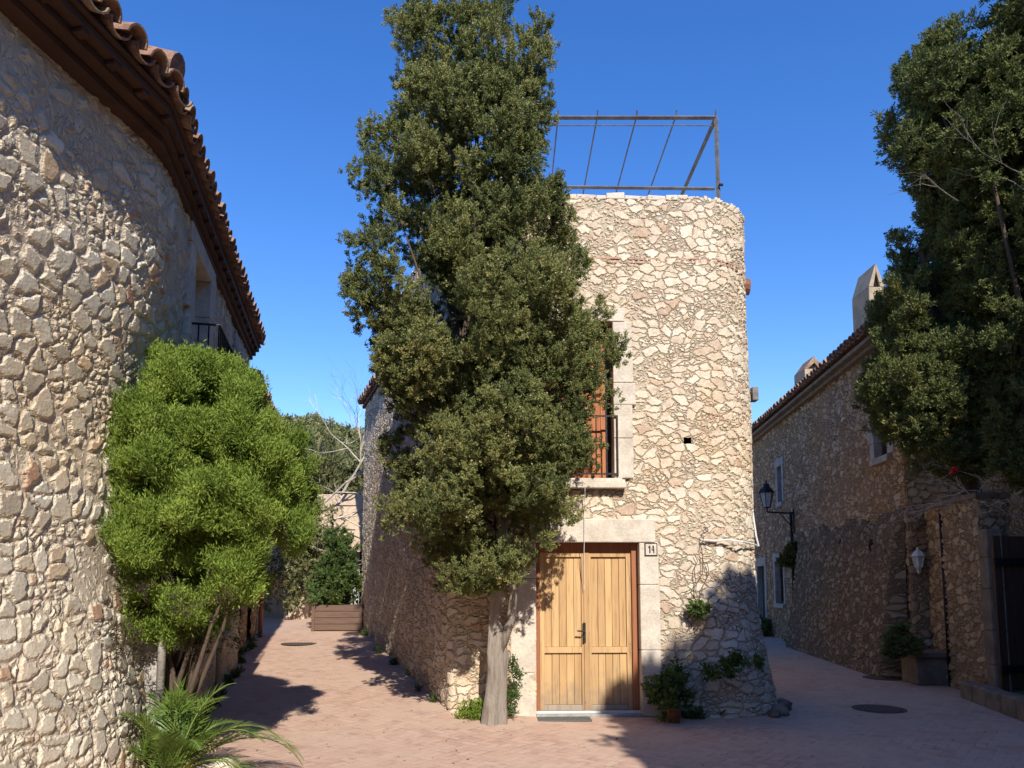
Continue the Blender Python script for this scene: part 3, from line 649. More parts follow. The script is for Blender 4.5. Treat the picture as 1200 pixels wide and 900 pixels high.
# terrace frame on the roof
mb = MB(); Yb = 9.75
p1 = Vector((.35, Yb, 6.54)); q = at(842, 138, Yb); top = q.z; xr = at(842, 237, Yb).x
def bar(a, b, t): 
    mb.tube([a, b], t*.72, 4)
bar(Vector((xr, Yb, 6.5)), Vector((xr, Yb, top)), .04)
bar(Vector((-.6, Yb, top)), Vector((xr, Yb, top)), .042); bar(Vector((-.6, Yb, 6.84)), Vector((xr-.05, Yb, 6.80)), .035)
mb.tube([(-.6, Yb+.05, top-.08), (xr, Yb+.05, top-.08)], .008, 5)
bar(Vector((xr, Yb, top)), Vector((xr, Yb+2.6, top)), .04); bar(Vector((xr, Yb+2.6, 6.5)), Vector((xr, Yb+2.6, top)), .04); bar(Vector((-.6, Yb, 6.5)), Vector((-.6, Yb, top)), .04)
bar(Vector((-.6, Yb, top)), Vector((-.6, Yb+2.6, top)), .04); bar(Vector((-.6, Yb+2.6, 6.5)), Vector((-.6, Yb+2.6, top)), .04); bar(Vector((-.6, Yb+2.6, top)), Vector((xr, Yb+2.6, top)), .04)
for i in range(6):
    x = .62+(i-1)*.53; mb.tube([(x, Yb-.03, top+.09), (x, Yb, top+.03), (x, Yb+2.6, top+.02)], .011, 5)
mb.build('pergola_frame', M['grey_iron'], TW)
mb = MB(); mb.tube([(xr, Yb-.05, 6.83), (xr+.05, Yb-.05, 6.83)], .02, 8); mb.build('pergola_clamp', M['iron'], TW)
# clay spout on the right flank, small floodlight, cables
mb = MB(); z = at(880, 335, 10.1).z; x0 = 3.05
vs = []; 
for e, (x, zz, rr) in enumerate(((x0, z+.10, .12), (x0+.17, z+.04, .115))):
    for lay in (0, 1):
        for s_ in range(9): t = math.pi*s_/8; r_ = rr-(.025 if lay else 0); vs.append((x, 10.1+math.cos(t)*r_, zz-math.sin(t)*r_*1.5))
m_ = 9; fs = []
for s_ in range(8): fs += [(s_, s_+1, 2*m_+s_+1, 2*m_+s_), (m_+s_, 3*m_+s_, 3*m_+s_+1, m_+s_+1), (s_, m_+s_, m_+s_+1, s_+1), (2*m_+s_, 2*m_+s_+1, 3*m_+s_+1, 3*m_+s_)]
fs += [(0, 2*m_, 3*m_, m_), (8, m_+8, 3*m_+8, 2*m_+8)]
mb.add(vs, fs); mb.build('clay_spout', M['terracotta'], TW)
p = at(881, 463, 10.2)
mb = MB(); mb.box(p.x-.02, p.x+.06, 10.1, 10.25, p.z-.09, p.z+.09); mb.tube([(p.x-.12, 10.17, p.z), (p.x, 10.17, p.z)], .015, 8)
tag(mb.build('floodlight', M['grey_iron'], TW, bevel=.008))
mb = MB(); pts = [fT.P(fT.hit(820, 633)[0], .06, fT.hit(820, 633)[1])]
for px, py in ((835, 634), (850, 633), (868, 635)): s_, z_ = fT.hit(px, py); pts.append(fT.P(s_, .06, z_))
pts += [at(884, 638, 9.75), at(888, 640, 9.9)]; mb.tube(pts, .012, 6)
mb.tube([at(889, 640, 10.0), at(886, 628, 10.0), at(882, 600, 10.05), at(881, 560, 10.1), at(879, 500, 10.1), at(878, 475, 10.15)], .012, 6)
mb.build('white_cable', M['white_paint'], TW)
mb = MB(); s_, z_ = fT.hit(684, 575); s2, z2 = fT.hit(684, 640)
mb.tube([fT.P(s_, .13, 2.74), fT.P(s_, .075, 2.5), fT.P(s2, .06, 2.08), fT.P(s2, .03, 1.95), fT.P(s2+.01, -.08, 1.5)], .004, 5); mb.build('hanging_wire', M['white_paint'], TW)
# boulders at the foot of the tower
def rock(mb, c, r, seed, sq=(1, 1, .7)):
    rr = random.Random(seed); import bmesh
    bm = bmesh.new(); bmesh.ops.create_icosphere(bm, subdivisions=2, radius=1)
    ph = [rr.uniform(0, 6) for _ in range(6)]
    vs = [(c[0]+r*sq[0]*v.co.x*(1+.18*math.sin(3*v.co.y+ph[0])+.1*math.sin(5*v.co.z+ph[1])), c[1]+r*sq[1]*v.co.y*(1+.18*math.sin(3*v.co.z+ph[2])), c[2]+r*sq[2]*v.co.z*(1+.15*math.sin(4*v.co.x+ph[3]))) for v in bm.verts]
    fs = [[v.index for v in f.verts] for f in bm.faces]; bm.free(); mb.add(vs, fs)
for i, (x, y, r_) in enumerate(((3.24, 9.5, .12), (3.38, 9.85, .13), (3.12, 9.34, .08))):
    mb = MB(); rock(mb, (x, y, r_*.35), r_, i)
    mb.build('foot_stone', M['boulder'], TW, True)

# ------------------------------------------------------------------ right house
R1 = (6.5, 12.6); R2 = (7.7, 26); fR = Fr(R2, R1); ZR = 5.85
RH = empty('long_house', (9, 18, 0), label='long shaded rubble house on the right lane with two plastered chimneys and tiled eave', cat='house')
polyR = [R2, R1, (14, 12.6), (14, 26)]
h1 = (fR, 5.35, 5.80, 3.65, 4.62); h2 = (fR, 12.25, 12.85, 3.78, 4.75); h3 = (fR, 2.6, 3.5, .0, 1.98); h4 = (fR, 4.75, 5.6, .95, 2.08)
rvis = lambda m: .04 if (m.x < 7.8 and m.y > 12.7) or (m.x < 7.5 and m.y < 12.7) else .5
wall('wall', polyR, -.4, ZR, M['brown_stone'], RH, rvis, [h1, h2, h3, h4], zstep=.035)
mb = MB(); mb.prism(offpoly(polyR, .25), ZR-.02, ZR+.05); mb.prism(offpoly(polyR, .13), ZR-.10, ZR-.024); mb.build('eaves', M['dark_dressed'], RH)
mb = MB(); hiproof(mb, polyR, ZR+.06, 3.2, .32, .3); eR = offpoly(polyR, .33); tiles(mb, eR[0], eR[1], ZR+.09, fR.n, .32, 6, .22, .09, rt)
mb.build('roof', M['tile'], RH)
window(RH, fR, h1, rows=3, w=.16, frame='dark_wood'); window(RH, fR, h2, rows=3, w=.22, frame='dark_wood')
window(RH, fR, h4, rows=3, w=.16, frame='dark_wood')
mb = MB(); surround(fR, mb, 2.6, 3.5, 0, 1.98, w=.18, rows=4, lint=.25, lext=.05); d_ = mb.build('door', M['dressed_dim'], RH, bevel=.01)
mb = MB()
for i in range(5): fR.box(mb, 2.62+i*.175, 2.62+i*.175+.168, -.16, -.11, .03, 1.97)
fR.box(mb, 2.6, 3.5, -.2, -.165, 0, 1.98); mb.build('door_leaf', M['green_wood'], d_)
# battered buttress with black lumps as the shade of putlog recesses
mb = MB(); fb = fR
def buttress():
    V = []; F = []; ns_, nz_ = 170, 80
    for j in range(nz_+1):
        for i in range(ns_+1):
            s_ = 7.0+6.38*i/ns_; z_ = -.2+3.0*j/nz_
            topz = 2.72+.08*math.sin(s_*3)+.05*math.sin(s_*7.7); o = .46*max(0, 1-z_/topz)**.9+.05
            e = min(1, (s_-7.0)/.5, (13.38-s_)/.12+.15); V.append(fR.P(s_, o*max(.0, e)-(.12 if z_ > topz else 0), z_))
    for j in range(nz_):
        for i in range(ns_): a_ = j*(ns_+1)+i; F.append((a_, a_+1, a_+ns_+2, a_+ns_+1))
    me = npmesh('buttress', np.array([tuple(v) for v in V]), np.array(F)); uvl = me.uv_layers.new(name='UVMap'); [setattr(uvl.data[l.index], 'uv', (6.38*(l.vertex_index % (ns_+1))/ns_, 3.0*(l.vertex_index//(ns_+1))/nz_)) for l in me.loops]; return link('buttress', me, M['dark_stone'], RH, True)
buttress()
mb = MB()
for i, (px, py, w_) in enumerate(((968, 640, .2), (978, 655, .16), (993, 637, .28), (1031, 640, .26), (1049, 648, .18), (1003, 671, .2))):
    s_, z_ = fR.hit(px, py); mb = MB(); rock(mb, fR.P(s_, .03 + .46*max(0, 1-z_/2.72), z_), w_*.55, 40+i, (.35, 1, .9)); mb.build('hole_shade', M['black'], RH, True)  # black lumps on the surface draw the shade of holes
def chimney(px0, px1, pybase, pyshoulder, pytop, Y, dy, parent):
    a = at(px0, pyshoulder, Y); b = at(px1, pyshoulder, Y); zt = at((px0+px1)/2, pytop, Y).z; x0, x1 = a.x, b.x; z1 = a.z; z0 = at(px0, pybase, Y).z-1.2; m = MB()
    m.box(x0, x1, Y, Y+dy, z0, z1)
    ob = m.build('chimney', M['pale_plaster'], parent, bevel=.015)
    m = MB(); xm = (x0+x1)/2; t = .07                         # gabled cowl open at both ends
    for (xa, xb) in ((x0, xm), (x1, xm)):
        s_ = 1 if xa < xm else -1
        m.hexa([(xa, Y, z1+.002), (xa+s_*t*1.3, Y, z1+.002), (xa+s_*t*1.3, Y+dy, z1+.002), (xa, Y+dy, z1+.002), (xb-s_*.002, Y, zt), (xb-s_*.002, Y, zt-t*2.6), (xb-s_*.002, Y+dy, zt-t*2.6), (xb-s_*.002, Y+dy, zt)])
    m.build('cowl', M['tile'] if px0 < 1000 else M['pale_plaster'], ob, bevel=.008)
    m = MB(); m.hexa([(x0+t*1.4, Y+.06, z1-.002+.004), (x1-t*1.4, Y+.06, z1+.002), (x1-t*1.4, Y+dy-.06, z1+.002), (x0+t*1.4, Y+dy-.06, z1+.002), (xm-.01, Y+.06, zt-t*2.9), (xm+.01, Y+.06, zt-t*2.9), (xm+.01, Y+dy-.06, zt-t*2.9), (xm-.01, Y+dy-.06, zt-t*2.9)])
    m.build('flue_shade', M['black'], ob)  # solid black wedge stands in for the shade under the cowl
chimney(943, 966, 462, 432, 417, 19.2, .75, RH); chimney(1018, 1037, 400, 336, 308, 14.4, .75, RH)
mb = MB(); s_, _ = fR.hit(934, 640); mb.tube([fR.P(6.65, .05, .1), fR.P(6.65, .05, 3.3)], .035, 8); mb.build('drainpipe', M['iron'], RH, True)

# wall lamp on its bracket
LP = empty('wall_lamp', tuple(fR.P(5.9, .1, 3.35)), label='old street lantern on an iron wall bracket on the shaded right house', cat='street lamp')
mb = MB(); b0 = fR.P(6.62, .05, 3.28); c0 = fR.P(6.0, .75, 3.28)
hd = at(899, 600, 19.3); b1 = Vector((hd.x, hd.y, hd.z)); wallp = fR.P(fR.hit(932, 597)[0], .05, b1.z-.05)
mb.tube([wallp, b1], .022, 8); mb.tube([wallp+Vector((0, 0, -.4)), (wallp+b1)/2+Vector((0, 0, -.03))], .014, 6); mb.tube([wallp+Vector((0, 0, -.5)), wallp+Vector((0, 0, .12))], .02, 6)
mb.tube([b1, b1+Vector((0, 0, .12))], .02, 8); mb.build('bracket', M['iron'], LP)
mb = MB(); c = b1+Vector((0, 0, .12)); mb.lathe(c, [(.09, 0), (.17, .36)], 6); mb.build('lantern_glass', M['lamp_glass'], LP)
mb = MB(); mb.lathe(c+Vector((0, 0, .361)), [(.21, 0), (.16, .09), (.08, .16), (.075, .23), (.02, .25), (.02, .32)], 6); mb.lathe(c-Vector((0, 0, .03)), [(.04, 0), (.10, .028)], 6)
for k in range(6):
    t = 2*math.pi*k/6; mb.tube([c+Vector((.093*math.cos(t), .093*math.sin(t), 0)), c+Vector((.174*math.cos(t), .174*math.sin(t), .36))], .009, 4)
mb.build('lantern_cage', M['iron'], LP)

# ------------------------------------------------------------------ garden wall, gate, lantern on the right
GW = empty('garden_wall', (6.5, 11.4, 0), label='dark rubble garden wall with dressed gate pier, below the big cypress on the right', cat='wall')
g1 = (6.78, 12.55); g2 = (6.42, 10.55); fG = Fr(g1, g2)
polyG = [g1, g2, (g2[0]+.45, g2[1]+.05), (g1[0]+.45, g1[1])]
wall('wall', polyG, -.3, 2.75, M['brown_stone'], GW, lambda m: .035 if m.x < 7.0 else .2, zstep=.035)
mb = MB(); mb.prism(offpoly(polyG, .04), 2.74, 2.82); mb.build('coping', M['dark_dressed'], GW, bevel=.01)
mb = MB(); z = 0
for h in (.5, .45, .55, .42, .38): fG.box(mb, fG.L+.02, fG.L+.30, -.16, .03, z+.002, z+h-.002); z += h
mb.build('gate_pier', M['dark_dressed'], GW, bevel=.012)
GT = empty('garden_gate', (6.4, 9.6, 0), label='dark wooden garden gate standing open at the right edge beside the stone pier', cat='gate')
mb = MB(); fGt = Fr(tuple(fG.P(fG.L+.36, 0, 0).xy), (fG.P(fG.L+.36, 0, 0).x+1.1, fG.P(fG.L+.36, 0, 0).y+.35))
for i in range(7): fGt.box(mb, .02+i*.15, .02+i*.15+.142, -.03, .01, .12, 2.2)
mb.build('board_panel', M['dark_wood'], GT, bevel=.004)
mb = MB(); fGt.box(mb, .0, 1.09, .012, .04, .4, .5); mb.build('cross_rail', M['iron'], GT); mb = MB(); fGt.box(mb, .0, 1.09, .012, .04, 1.8, 1.9); mb.build('cross_rail', M['iron'], GT)
GW2 = empty('kerb_planter', (6.6, 9.6, 0), label='low stone kerb planter at the foot of the dark right garden gate', cat='planter')
mb = MB(); rk = random.Random(3)
for i in range(7): a_ = fG.P(fG.L-.25+i*.42, .16, 0); fG.box(mb, fG.L-.25+i*.42, fG.L-.25+i*.42+.41, .06, .28, -.05, .24+rk.uniform(-.03, .03))
mb.build('kerb_stones', M['dark_dressed'], GW2, bevel=.03)
mb = MB(); fG.box(mb, fG.L-.2, fG.L+2.6, -.45, .058, -.05, .17); mb.build('soil', M['hill'], GW2)
WL = empty('wall_lantern', tuple(fG.P(.2, .1, 1.9)), label='small white hexagonal wall lantern on the dark wall right of the buttress', cat='lantern')
p = at(1076, 655, 12.45); mb = MB(); mb.lathe(p+Vector((0, 0, -.13)), [(.03, -.05), (.06, 0), (.095, .17)], 6); mb.build('lantern_glass', M['lamp_glass'], WL)
mb = MB(); mb.lathe(p+Vector((0, 0, .041)), [(.12, 0), (.07, .07), (.02, .11), (.015, .15)], 6); mb.lathe(p+Vector((0, 0, -.24)), [(.01, 0), (.045, .055)], 6)
for k in range(6):
    t = 2*math.pi*k/6; mb.tube([p+Vector((.062*math.cos(t), .062*math.sin(t), -.13)), p+Vector((.098*math.cos(t), .098*math.sin(t), .04))], .008, 4)
mb.tube([p+Vector((0, .02, -.05)), p+Vector((.0, .35, -.05))], .012, 6); mb.build('lantern_cage', M['white_paint'], WL)
DP = MB(); q0 = at(1104, 628, 12.0); q1 = at(1110, 790, 12.0); DP.tube([(q0.x-.06, 11.9, 2.7), (q0.x-.06, 11.9, .0)], .03, 8)
DP.build('drainpipe', M['iron'], GW, True)
mb = MB(); p = at(1088, 795, 12.3); mb.box(p.x-.32, p.x+.28, 12.0, 12.5, 0, .42); mb.box(p.x-.38, p.x+.34, 11.94, 12.54, .422, .5)
tag(mb.build('stone_trough', M['dark_dressed'], bevel=.02), 'low grey stone block seat against the dark wall beneath the white lantern', 'stone bench')

# ------------------------------------------------------------------ wall at the end of the left alley, gate and terrace
EW = empty('plastered_wall', (-4.5, 19.5, 0), label='cream plastered wall with pilaster closing the end of the left alley', cat='wall')
mb = MB(); mb.box(-6.5, -2.6, 19.4, 19.8, 0, 3.75); mb.build('wall', M['plaster'], EW, bevel=.02)
xa = at(338, 700, 18.9).x; xb = at(357, 700, 18.9).x
mb = MB(); mb.box(xa, xb, 18.9, 19.39, .3, 3.1); mb.build('pilaster', M['plaster'], EW, bevel=.02)
AG = empty('lattice_gate', (-3.7, 19.2, .6), label='pale iron lattice gate at the end of the left alley behind the planter', cat='gate')
ga = at(398, 663, 19.3); gb = at(426, 663, 19.3); mb = MB(); mb.box(ga.x, gb.x+.3, 19.34, 19.38, .55, ga.z+.35); mb.build('opening_shade', M['black'], AG)  # black slab on the wall draws the shade behind the bars
mb = MB()
for i in range(9): x = ga.x+.05+i*.09; mb.tube([(x, 19.28, .6), (x, 19.28, ga.z-.1)], .013, 5)
for z in (.65, 1.1, 1.6, ga.z-.1): mb.tube([(ga.x, 19.28, z), (ga.x+.85, 19.28, z)], .018, 5)
for i in range(7):
    for j in range(3): c = Vector((ga.x+.1+i*.11, 19.27, .88+j*.42)); mb.tube([c+Vector((.05*math.cos(t), 0, .13*math.sin(t))) for t in np.linspace(0, 6.28, 9)], .009, 4, False)
mb.build('gate_bars', M['white_paint'], AG)
# terrace bank and hill behind
grid_sheet('terrace_bank', [-14+i*.8 for i in range(17)], [19.85+i*.9 for i in range(14)], lambda x, y: 3.5+.22*(y-19.85)*(.6+.4*sm(20, 26, y))+.12*math.sin(x*2.3+y), M['hill'], kind='structure')
def hz(x, y):
    r = math.hypot((x+42)/70, (y-135)/60); return 27*max(0, 1-r*r)**1.2+1.2*math.sin(x*.13)*math.sin(y*.11)-1
grid_sheet('hill', [-160+i*5 for i in range(50)], [60+i*5 for i in range(36)], hz, M['hill'], kind='structure')

# ------------------------------------------------------------------ trees
def outline_crown(prof, Y, depth, n, rmin, rmax, seed, xshift=0, back=None, shell=.62):
    """prof: rows (py, left px, right px) of the crown seen at distance Y; lobes fill a rounded body of that width and given depth"""
    rs = np.random.RandomState(seed); rows = []
    for py, l, r in prof: a = at(l, py, Y); b = at(r, py, Y); rows.append((a.z, a.x, b.x))
    rows.sort(); zz = np.array([r[0] for r in rows]); xl = np.array([r[1] for r in rows]); xr_ = np.array([r[2] for r in rows])
    wts = xr_-xl; zs_ = []
    C = []; Rr = []
    while len(C) < n:
        z = rs.uniform(zz[0], zz[-1]); l = np.interp(z, zz, xl); r = np.interp(z, zz, xr_)
        if rs.rand() > (r-l)/wts.max(): continue
        rad = rmin+(rmax-rmin)*rs.rand()**1.4; rad *= min(1, .55+(r-l)/wts.max()*.6); hw = max(.05, (r-l)/2-rad*.72); cx = (l+r)/2
        th = rs.uniform(0, 2*math.pi); q = rs.uniform(shell, 1) if rs.rand() < .72 else rs.uniform(0, shell)
        dd = depth*hw/((wts.max())/2)
        y = Y+math.sin(th)*dd*q
        zc = min(z, zz[-1]-rad*1.15); zc = max(zc, zz[0]+rad*.7)
        if back is not None and y > back-rad*.6: y = back-rad*.6
        C.append((cx+math.cos(th)*hw*q+xshift, y, zc)); Rr.append(rad)
    return np.array(C), np.array(Rr)
def limbs(mb, base, C, k, r0, seed, zfrac=.5):
    rr = random.Random(seed)
    for i in rr.sample(range(len(C)), min(k, len(C))):
        c = Vector(C[i]); t = rr.uniform(.0, zfrac); st = Vector(base[0]).lerp(Vector(base[1]), t)
        mid = st.lerp(c, .5)+Vector((rr.uniform(-.1, .1), rr.uniform(-.1, .1), -.12)); mb.tube([st, mid, c], [r0*.5, r0*.3, r0*.1], 6)

# tall juniper against the tower
prof = [(4,494,598),(16,476,620),(32,466,636),(60,450,650),(95,449,652),(125,455,652),(150,438,650),(172,424,645),(200,414,652),(228,412,668),(245,436,680),(268,430,676),(292,410,672),(320,406,690),(345,402,700),(378,418,714),(405,440,720),(445,450,712),(485,430,712),(530,432,707),(560,434,700),(585,438,688),(610,460,668),(640,474,640),(672,494,616),(694,520,600)]
JT = empty('juniper_tree', (-.28, 8.85, 0), label='tall dark juniper full of pale cones, leaning on the front of the stone tower', cat='tree')
prof = [(a, b-5, c+2) for a, b, c in prof]
C, Rr = outline_crown(prof, 8.35, 1.15, 330, .14, .40, 11, back=9.15, shell=.74)
cr, sp, sdr = crown('crown', C, Rr, M['leaf_juniper'], JT, ns=105, nl=44, ll=.025, lw=.0050, up=.8, spr=.034, seed=1, fill=.6)
rs = np.random.RandomState(5); sel = rs.choice(len(sp), 1900, replace=False); mb = MB()
cc = sp[sel]+sdr[sel]*.055
o8 = np.array([(1,0,0),(-1,0,0),(0,1,0),(0,-1,0),(0,0,1),(0,0,-1)])*.0125; f8 = np.array([(0,2,4),(2,1,4),(1,3,4),(3,0,4),(2,0,5),(1,2,5),(3,1,5),(0,3,5)])
V = (cc[:, None]+o8[None]*rs.uniform(.7, 1.25, (len(cc), 1, 1))).reshape(-1, 3); F = (np.arange(len(cc))[:, None, None]*6+f8[None]).reshape(-1, 3)
link('cones', npmesh('cones', V, F), M['cone'], JT, kind='stuff')
def bumpy_trunk(pts, rad, seed, n=22, flute=.16):
    mbt = MB(); pts = [Vector(p) for p in pts]; N_ = 40; vs = []; fs = []; rr = random.Random(seed); ph = [rr.uniform(0, 6) for _ in range(4)]
    for i in range(N_+1):
        t = i/N_*(len(pts)-1); k = min(int(t), len(pts)-2); f = t-k; p = pts[k].lerp(pts[k+1], f); r_ = rad[k]*(1-f)+rad[k+1]*f
        for j in range(n):
            a_ = 2*math.pi*j/n; q = 1+.10*math.sin(9*a_+i*.5+ph[2])*math.sin(i*.31+ph[3])+.07*math.sin(i*.55+ph[0])*math.sin(2*a_+ph[1])+flute*math.sin(3*a_+ph[0]+i*.06)+flute*.7*math.sin(5*a_+ph[1]-i*.09)+.05*math.sin(i*.9+a_*2); vs.append(p+Vector((math.cos(a_), math.sin(a_), 0))*r_*q)
    for i in range(N_):
        for j in range(n): fs.append((i*n+j, i*n+(j+1) % n, (i+1)*n+(j+1) % n, (i+1)*n+j))
    mbt.add(vs, fs); return mbt
mb = bumpy_trunk([(-.22, 8.85, -.05), (-.19, 8.86, .35), (-.17, 8.85, .8), (-.20, 8.82, 1.15), (-.14, 8.75, 1.6), (-.1, 8.6, 2.6)], [.145, .105, .105, .066, .075, .055], 3, 28, .15)
mb.tube([(-.16, 8.84, .75), (-.02, 8.8, 1.15), (.04, 8.7, 1.6), (.2, 8.6, 2.1)], [.06, .05, .045, .03], 8)
mb.build('trunk', M['bark'], JT, True)
mb = MB(); limbs(mb, ((-.17, 8.8, 1.9), (-.3, 8.4, 6.2)), C, 40, .06, 4, 1); mb.tube([(-.1, 8.62, 2.5), (-.25, 8.55, 4.4), (-.35, 8.5, 6.6)], [.08, .06, .02], 8); mb.build('limbs', M['bark_dark'], JT, True)

# bright bushy arborvitae on the left
prof = [(415,205,238),(424,190,262),(440,160,290),(458,142,312),(480,130,332),(505,124,348),(530,122,362),(560,121,372),(588,121,377),(612,124,372),(640,130,355),(660,136,335),(682,140,318),(700,148,300),(716,165,280),(728,180,262)]
YB = 6.95
BT = empty('thuja_bush', (at(205, 860, YB).x, YB, 0), label='bright yellow green thuja with several bare stems, by the left house corner', cat='bush')
prof = [(a+4, b-22, c-1) for a, b, c in prof]+[(748,185,235)]
C, Rr = outline_crown(prof, YB, .95, 300, .08, .22, 21, shell=.6)
crown('crown', C, Rr, M['leaf_bright'], BT, ns=56, nl=34, ll=.040, lw=.0044, up=1.6, spr=.085, seed=2, fill=.3)
C2 = np.array([(C[i][0]*.8+.2*at(215, 800, YB).x, C[i][1], 1.05+.75*(i % 17)/17) for i in range(0, 44)])
crown('dead_foliage', C2, np.full(44, .12), M['leaf_dead'], BT, ns=12, nl=16, ll=.05, lw=.004, up=-.4, spr=.05, seed=8, fill=.5)
mb = MB(); rr = random.Random(6); bx, by = at(195, 870, YB).x, YB
for i in range(20):
    c = Vector(C[rr.randrange(len(C))]); c.z = max(c.z, 1.9); a_ = rr.uniform(0, 6.28); s_ = Vector((bx+.13*math.cos(a_)-.03, by+.13*math.sin(a_), -.05))
    m1 = s_.lerp(c, .28)+Vector((rr.uniform(-.08, .08), 0, .12)); m2 = s_.lerp(c, .62)+Vector((rr.uniform(-.1, .1), rr.uniform(-.1, .1), .05)); mb.tube([s_, m1, m2, c], [.03, .024, .016, .007], 7)
mb.build('stems', M['bark_dark'], BT, True)

# right hand conifers, growing in the garden and hanging over the lane
prof = [(-20,1190,1300),(5,1183,1310),(30,1165,1320),(40,1110,1330),(52,1062,1340),(80,1042,1350),(112,1036,1350),(140,1032,1350),(166,1038,1350),(185,1056,1345),(205,1068,1340),(240,1085,1335),(300,1120,1330),(400,1150,1320),(500,1160,1310),(560,1170,1300)]
T1 = empty('cypress_tree', (7.6, 10.2, 0), label='huge dark spreading cypress filling the right edge, taller one above the lower conifer', cat='tree')
C, Rr = outline_crown(prof, 9.9, 1.6, 300, .25, .48, 31)
crown('crown', C, Rr, M['leaf_cypress'], T1, ns=85, nl=30, ll=.048, lw=.0085, up=.5, spr=.055, seed=3, fill=.55)
mb = bumpy_trunk([(7.6, 10.2, -.1), (7.5, 10.2, 2), (7.2, 10.1, 5), (7.0, 10, 7.5)], [.28, .22, .15, .05], 9); limbs(mb, ((7.5, 10.2, 2.5), (7.0, 10, 7.5)), C, 50, .12, 5, 1); mb.build('trunk', M['bark_dark'], T1, True)
prof = [(195,1090,1130),(225,1070,1150),(250,1055,1158),(290,1044,1164),(320,1040,1168),(360,1018,1170),(405,1016,1172),(440,1015,1174),(485,1016,1174),(508,1032,1172),(522,1058,1170),(540,1085,1165),(556,1105,1150)]
T2 = empty('cypress_tree', (6.95, 11.3, 0), label='sunlit lower conifer hanging over the garden wall, left of the huge dark cypress', cat='tree')
C, Rr = outline_crown(prof, 11.0, 1.1, 190, .2, .38, 41)
crown('crown', C, Rr, M['leaf_cypress'], T2, ns=95, nl=30, ll=.044, lw=.0075, up=.8, spr=.055, seed=4, fill=.5)
mb = bumpy_trunk([(7.15, 11.3, -.1), (7.05, 11.3, 1.5), (6.6, 11.15, 3.5), (6.1, 11, 6.5)], [.17, .14, .11, .04], 10); limbs(mb, ((6.8, 11.2, 3), (6.1, 11, 6.5)), C, 36, .08, 6, 1)
mb.build('trunk', M['bark_dark'], T2, True)
# trees behind the camera whose shadow lies over the right of the square
def round_tree(loc, h, rad, zlow, seed, n, label):
    t = empty('square_tree', loc, label=label, cat='tree'); rs = np.random.RandomState(seed); C = []; Rr = []
    for i in range(n):
        z = zlow+(h-zlow)*rs.rand()**.85; f = (z-zlow)/(h-zlow); w_ = rad*math.sqrt(max(.02, 1-max(0, (f-.5)/.6)**2))*(.65+.35*min(1, f/.2)); a_ = rs.uniform(0, 6.28); q = math.sqrt(rs.rand())
        C.append((loc[0]+math.cos(a_)*w_*q*.95, loc[1]+math.sin(a_)*w_*q*.95, z)); Rr.append(rs.uniform(.3, .5))
    crown('crown', C, Rr, M['leaf_cypress'], t, ns=80, nl=9, ll=.2, lw=.065, up=.3, spr=.18, seed=seed, fill=.7)
    m = MB(); m.tube([loc, (loc[0], loc[1], zlow+1), (loc[0], loc[1], h*.85)], [.28, .2, .05], 10); m.build('trunk', M['bark_dark'], t, True)
def shade_xy(a, t):                                          # a: across the sun's direction, t: towards the sun
    s_, c_ = math.sin(R(SUN_AZ)), math.cos(R(SUN_AZ)); return (a*c_+t*s_, a*s_-t*c_)
x, y = shade_xy(5.95, 2.2); round_tree((x, y, 0), 8.75, 3.45, 1.5, 71, 430, 'broad evergreen standing behind the photographer, shading the foot of the tower')
x, y = shade_xy(9.3, 2.6); round_tree((x, y, 0), 11.6, 3.3, 2.5, 72, 300, 'tallest evergreen behind the photographer, shading the right lane')

def plain_house(x0, x1, y0, y1, h, label):  # unseen houses, added to cut sky fill over the shaded side
    H = empty('sky_block_house', ((x0+x1)/2, (y0+y1)/2, 0), label=label, cat='house'); m = MB(); m.box(x0, x1, y0, y1, -.3, h); m.build('wall', M['plaster'], H)
    m = MB(); hiproof(m, [(x0, y0), (x1, y0), (x1, y1), (x0, y1)], h+.02, 2.5, .3, .3); m.build('roof', M['tile'], H)
plain_house(-14, 12, -20, -10, 8, 'unseen cream house added behind the photographer to block sky light')
plain_house(8.6, 15, -9.5, 7.6, 9.5, 'unseen cream house added beside the photographer to keep sky light off the right lane')

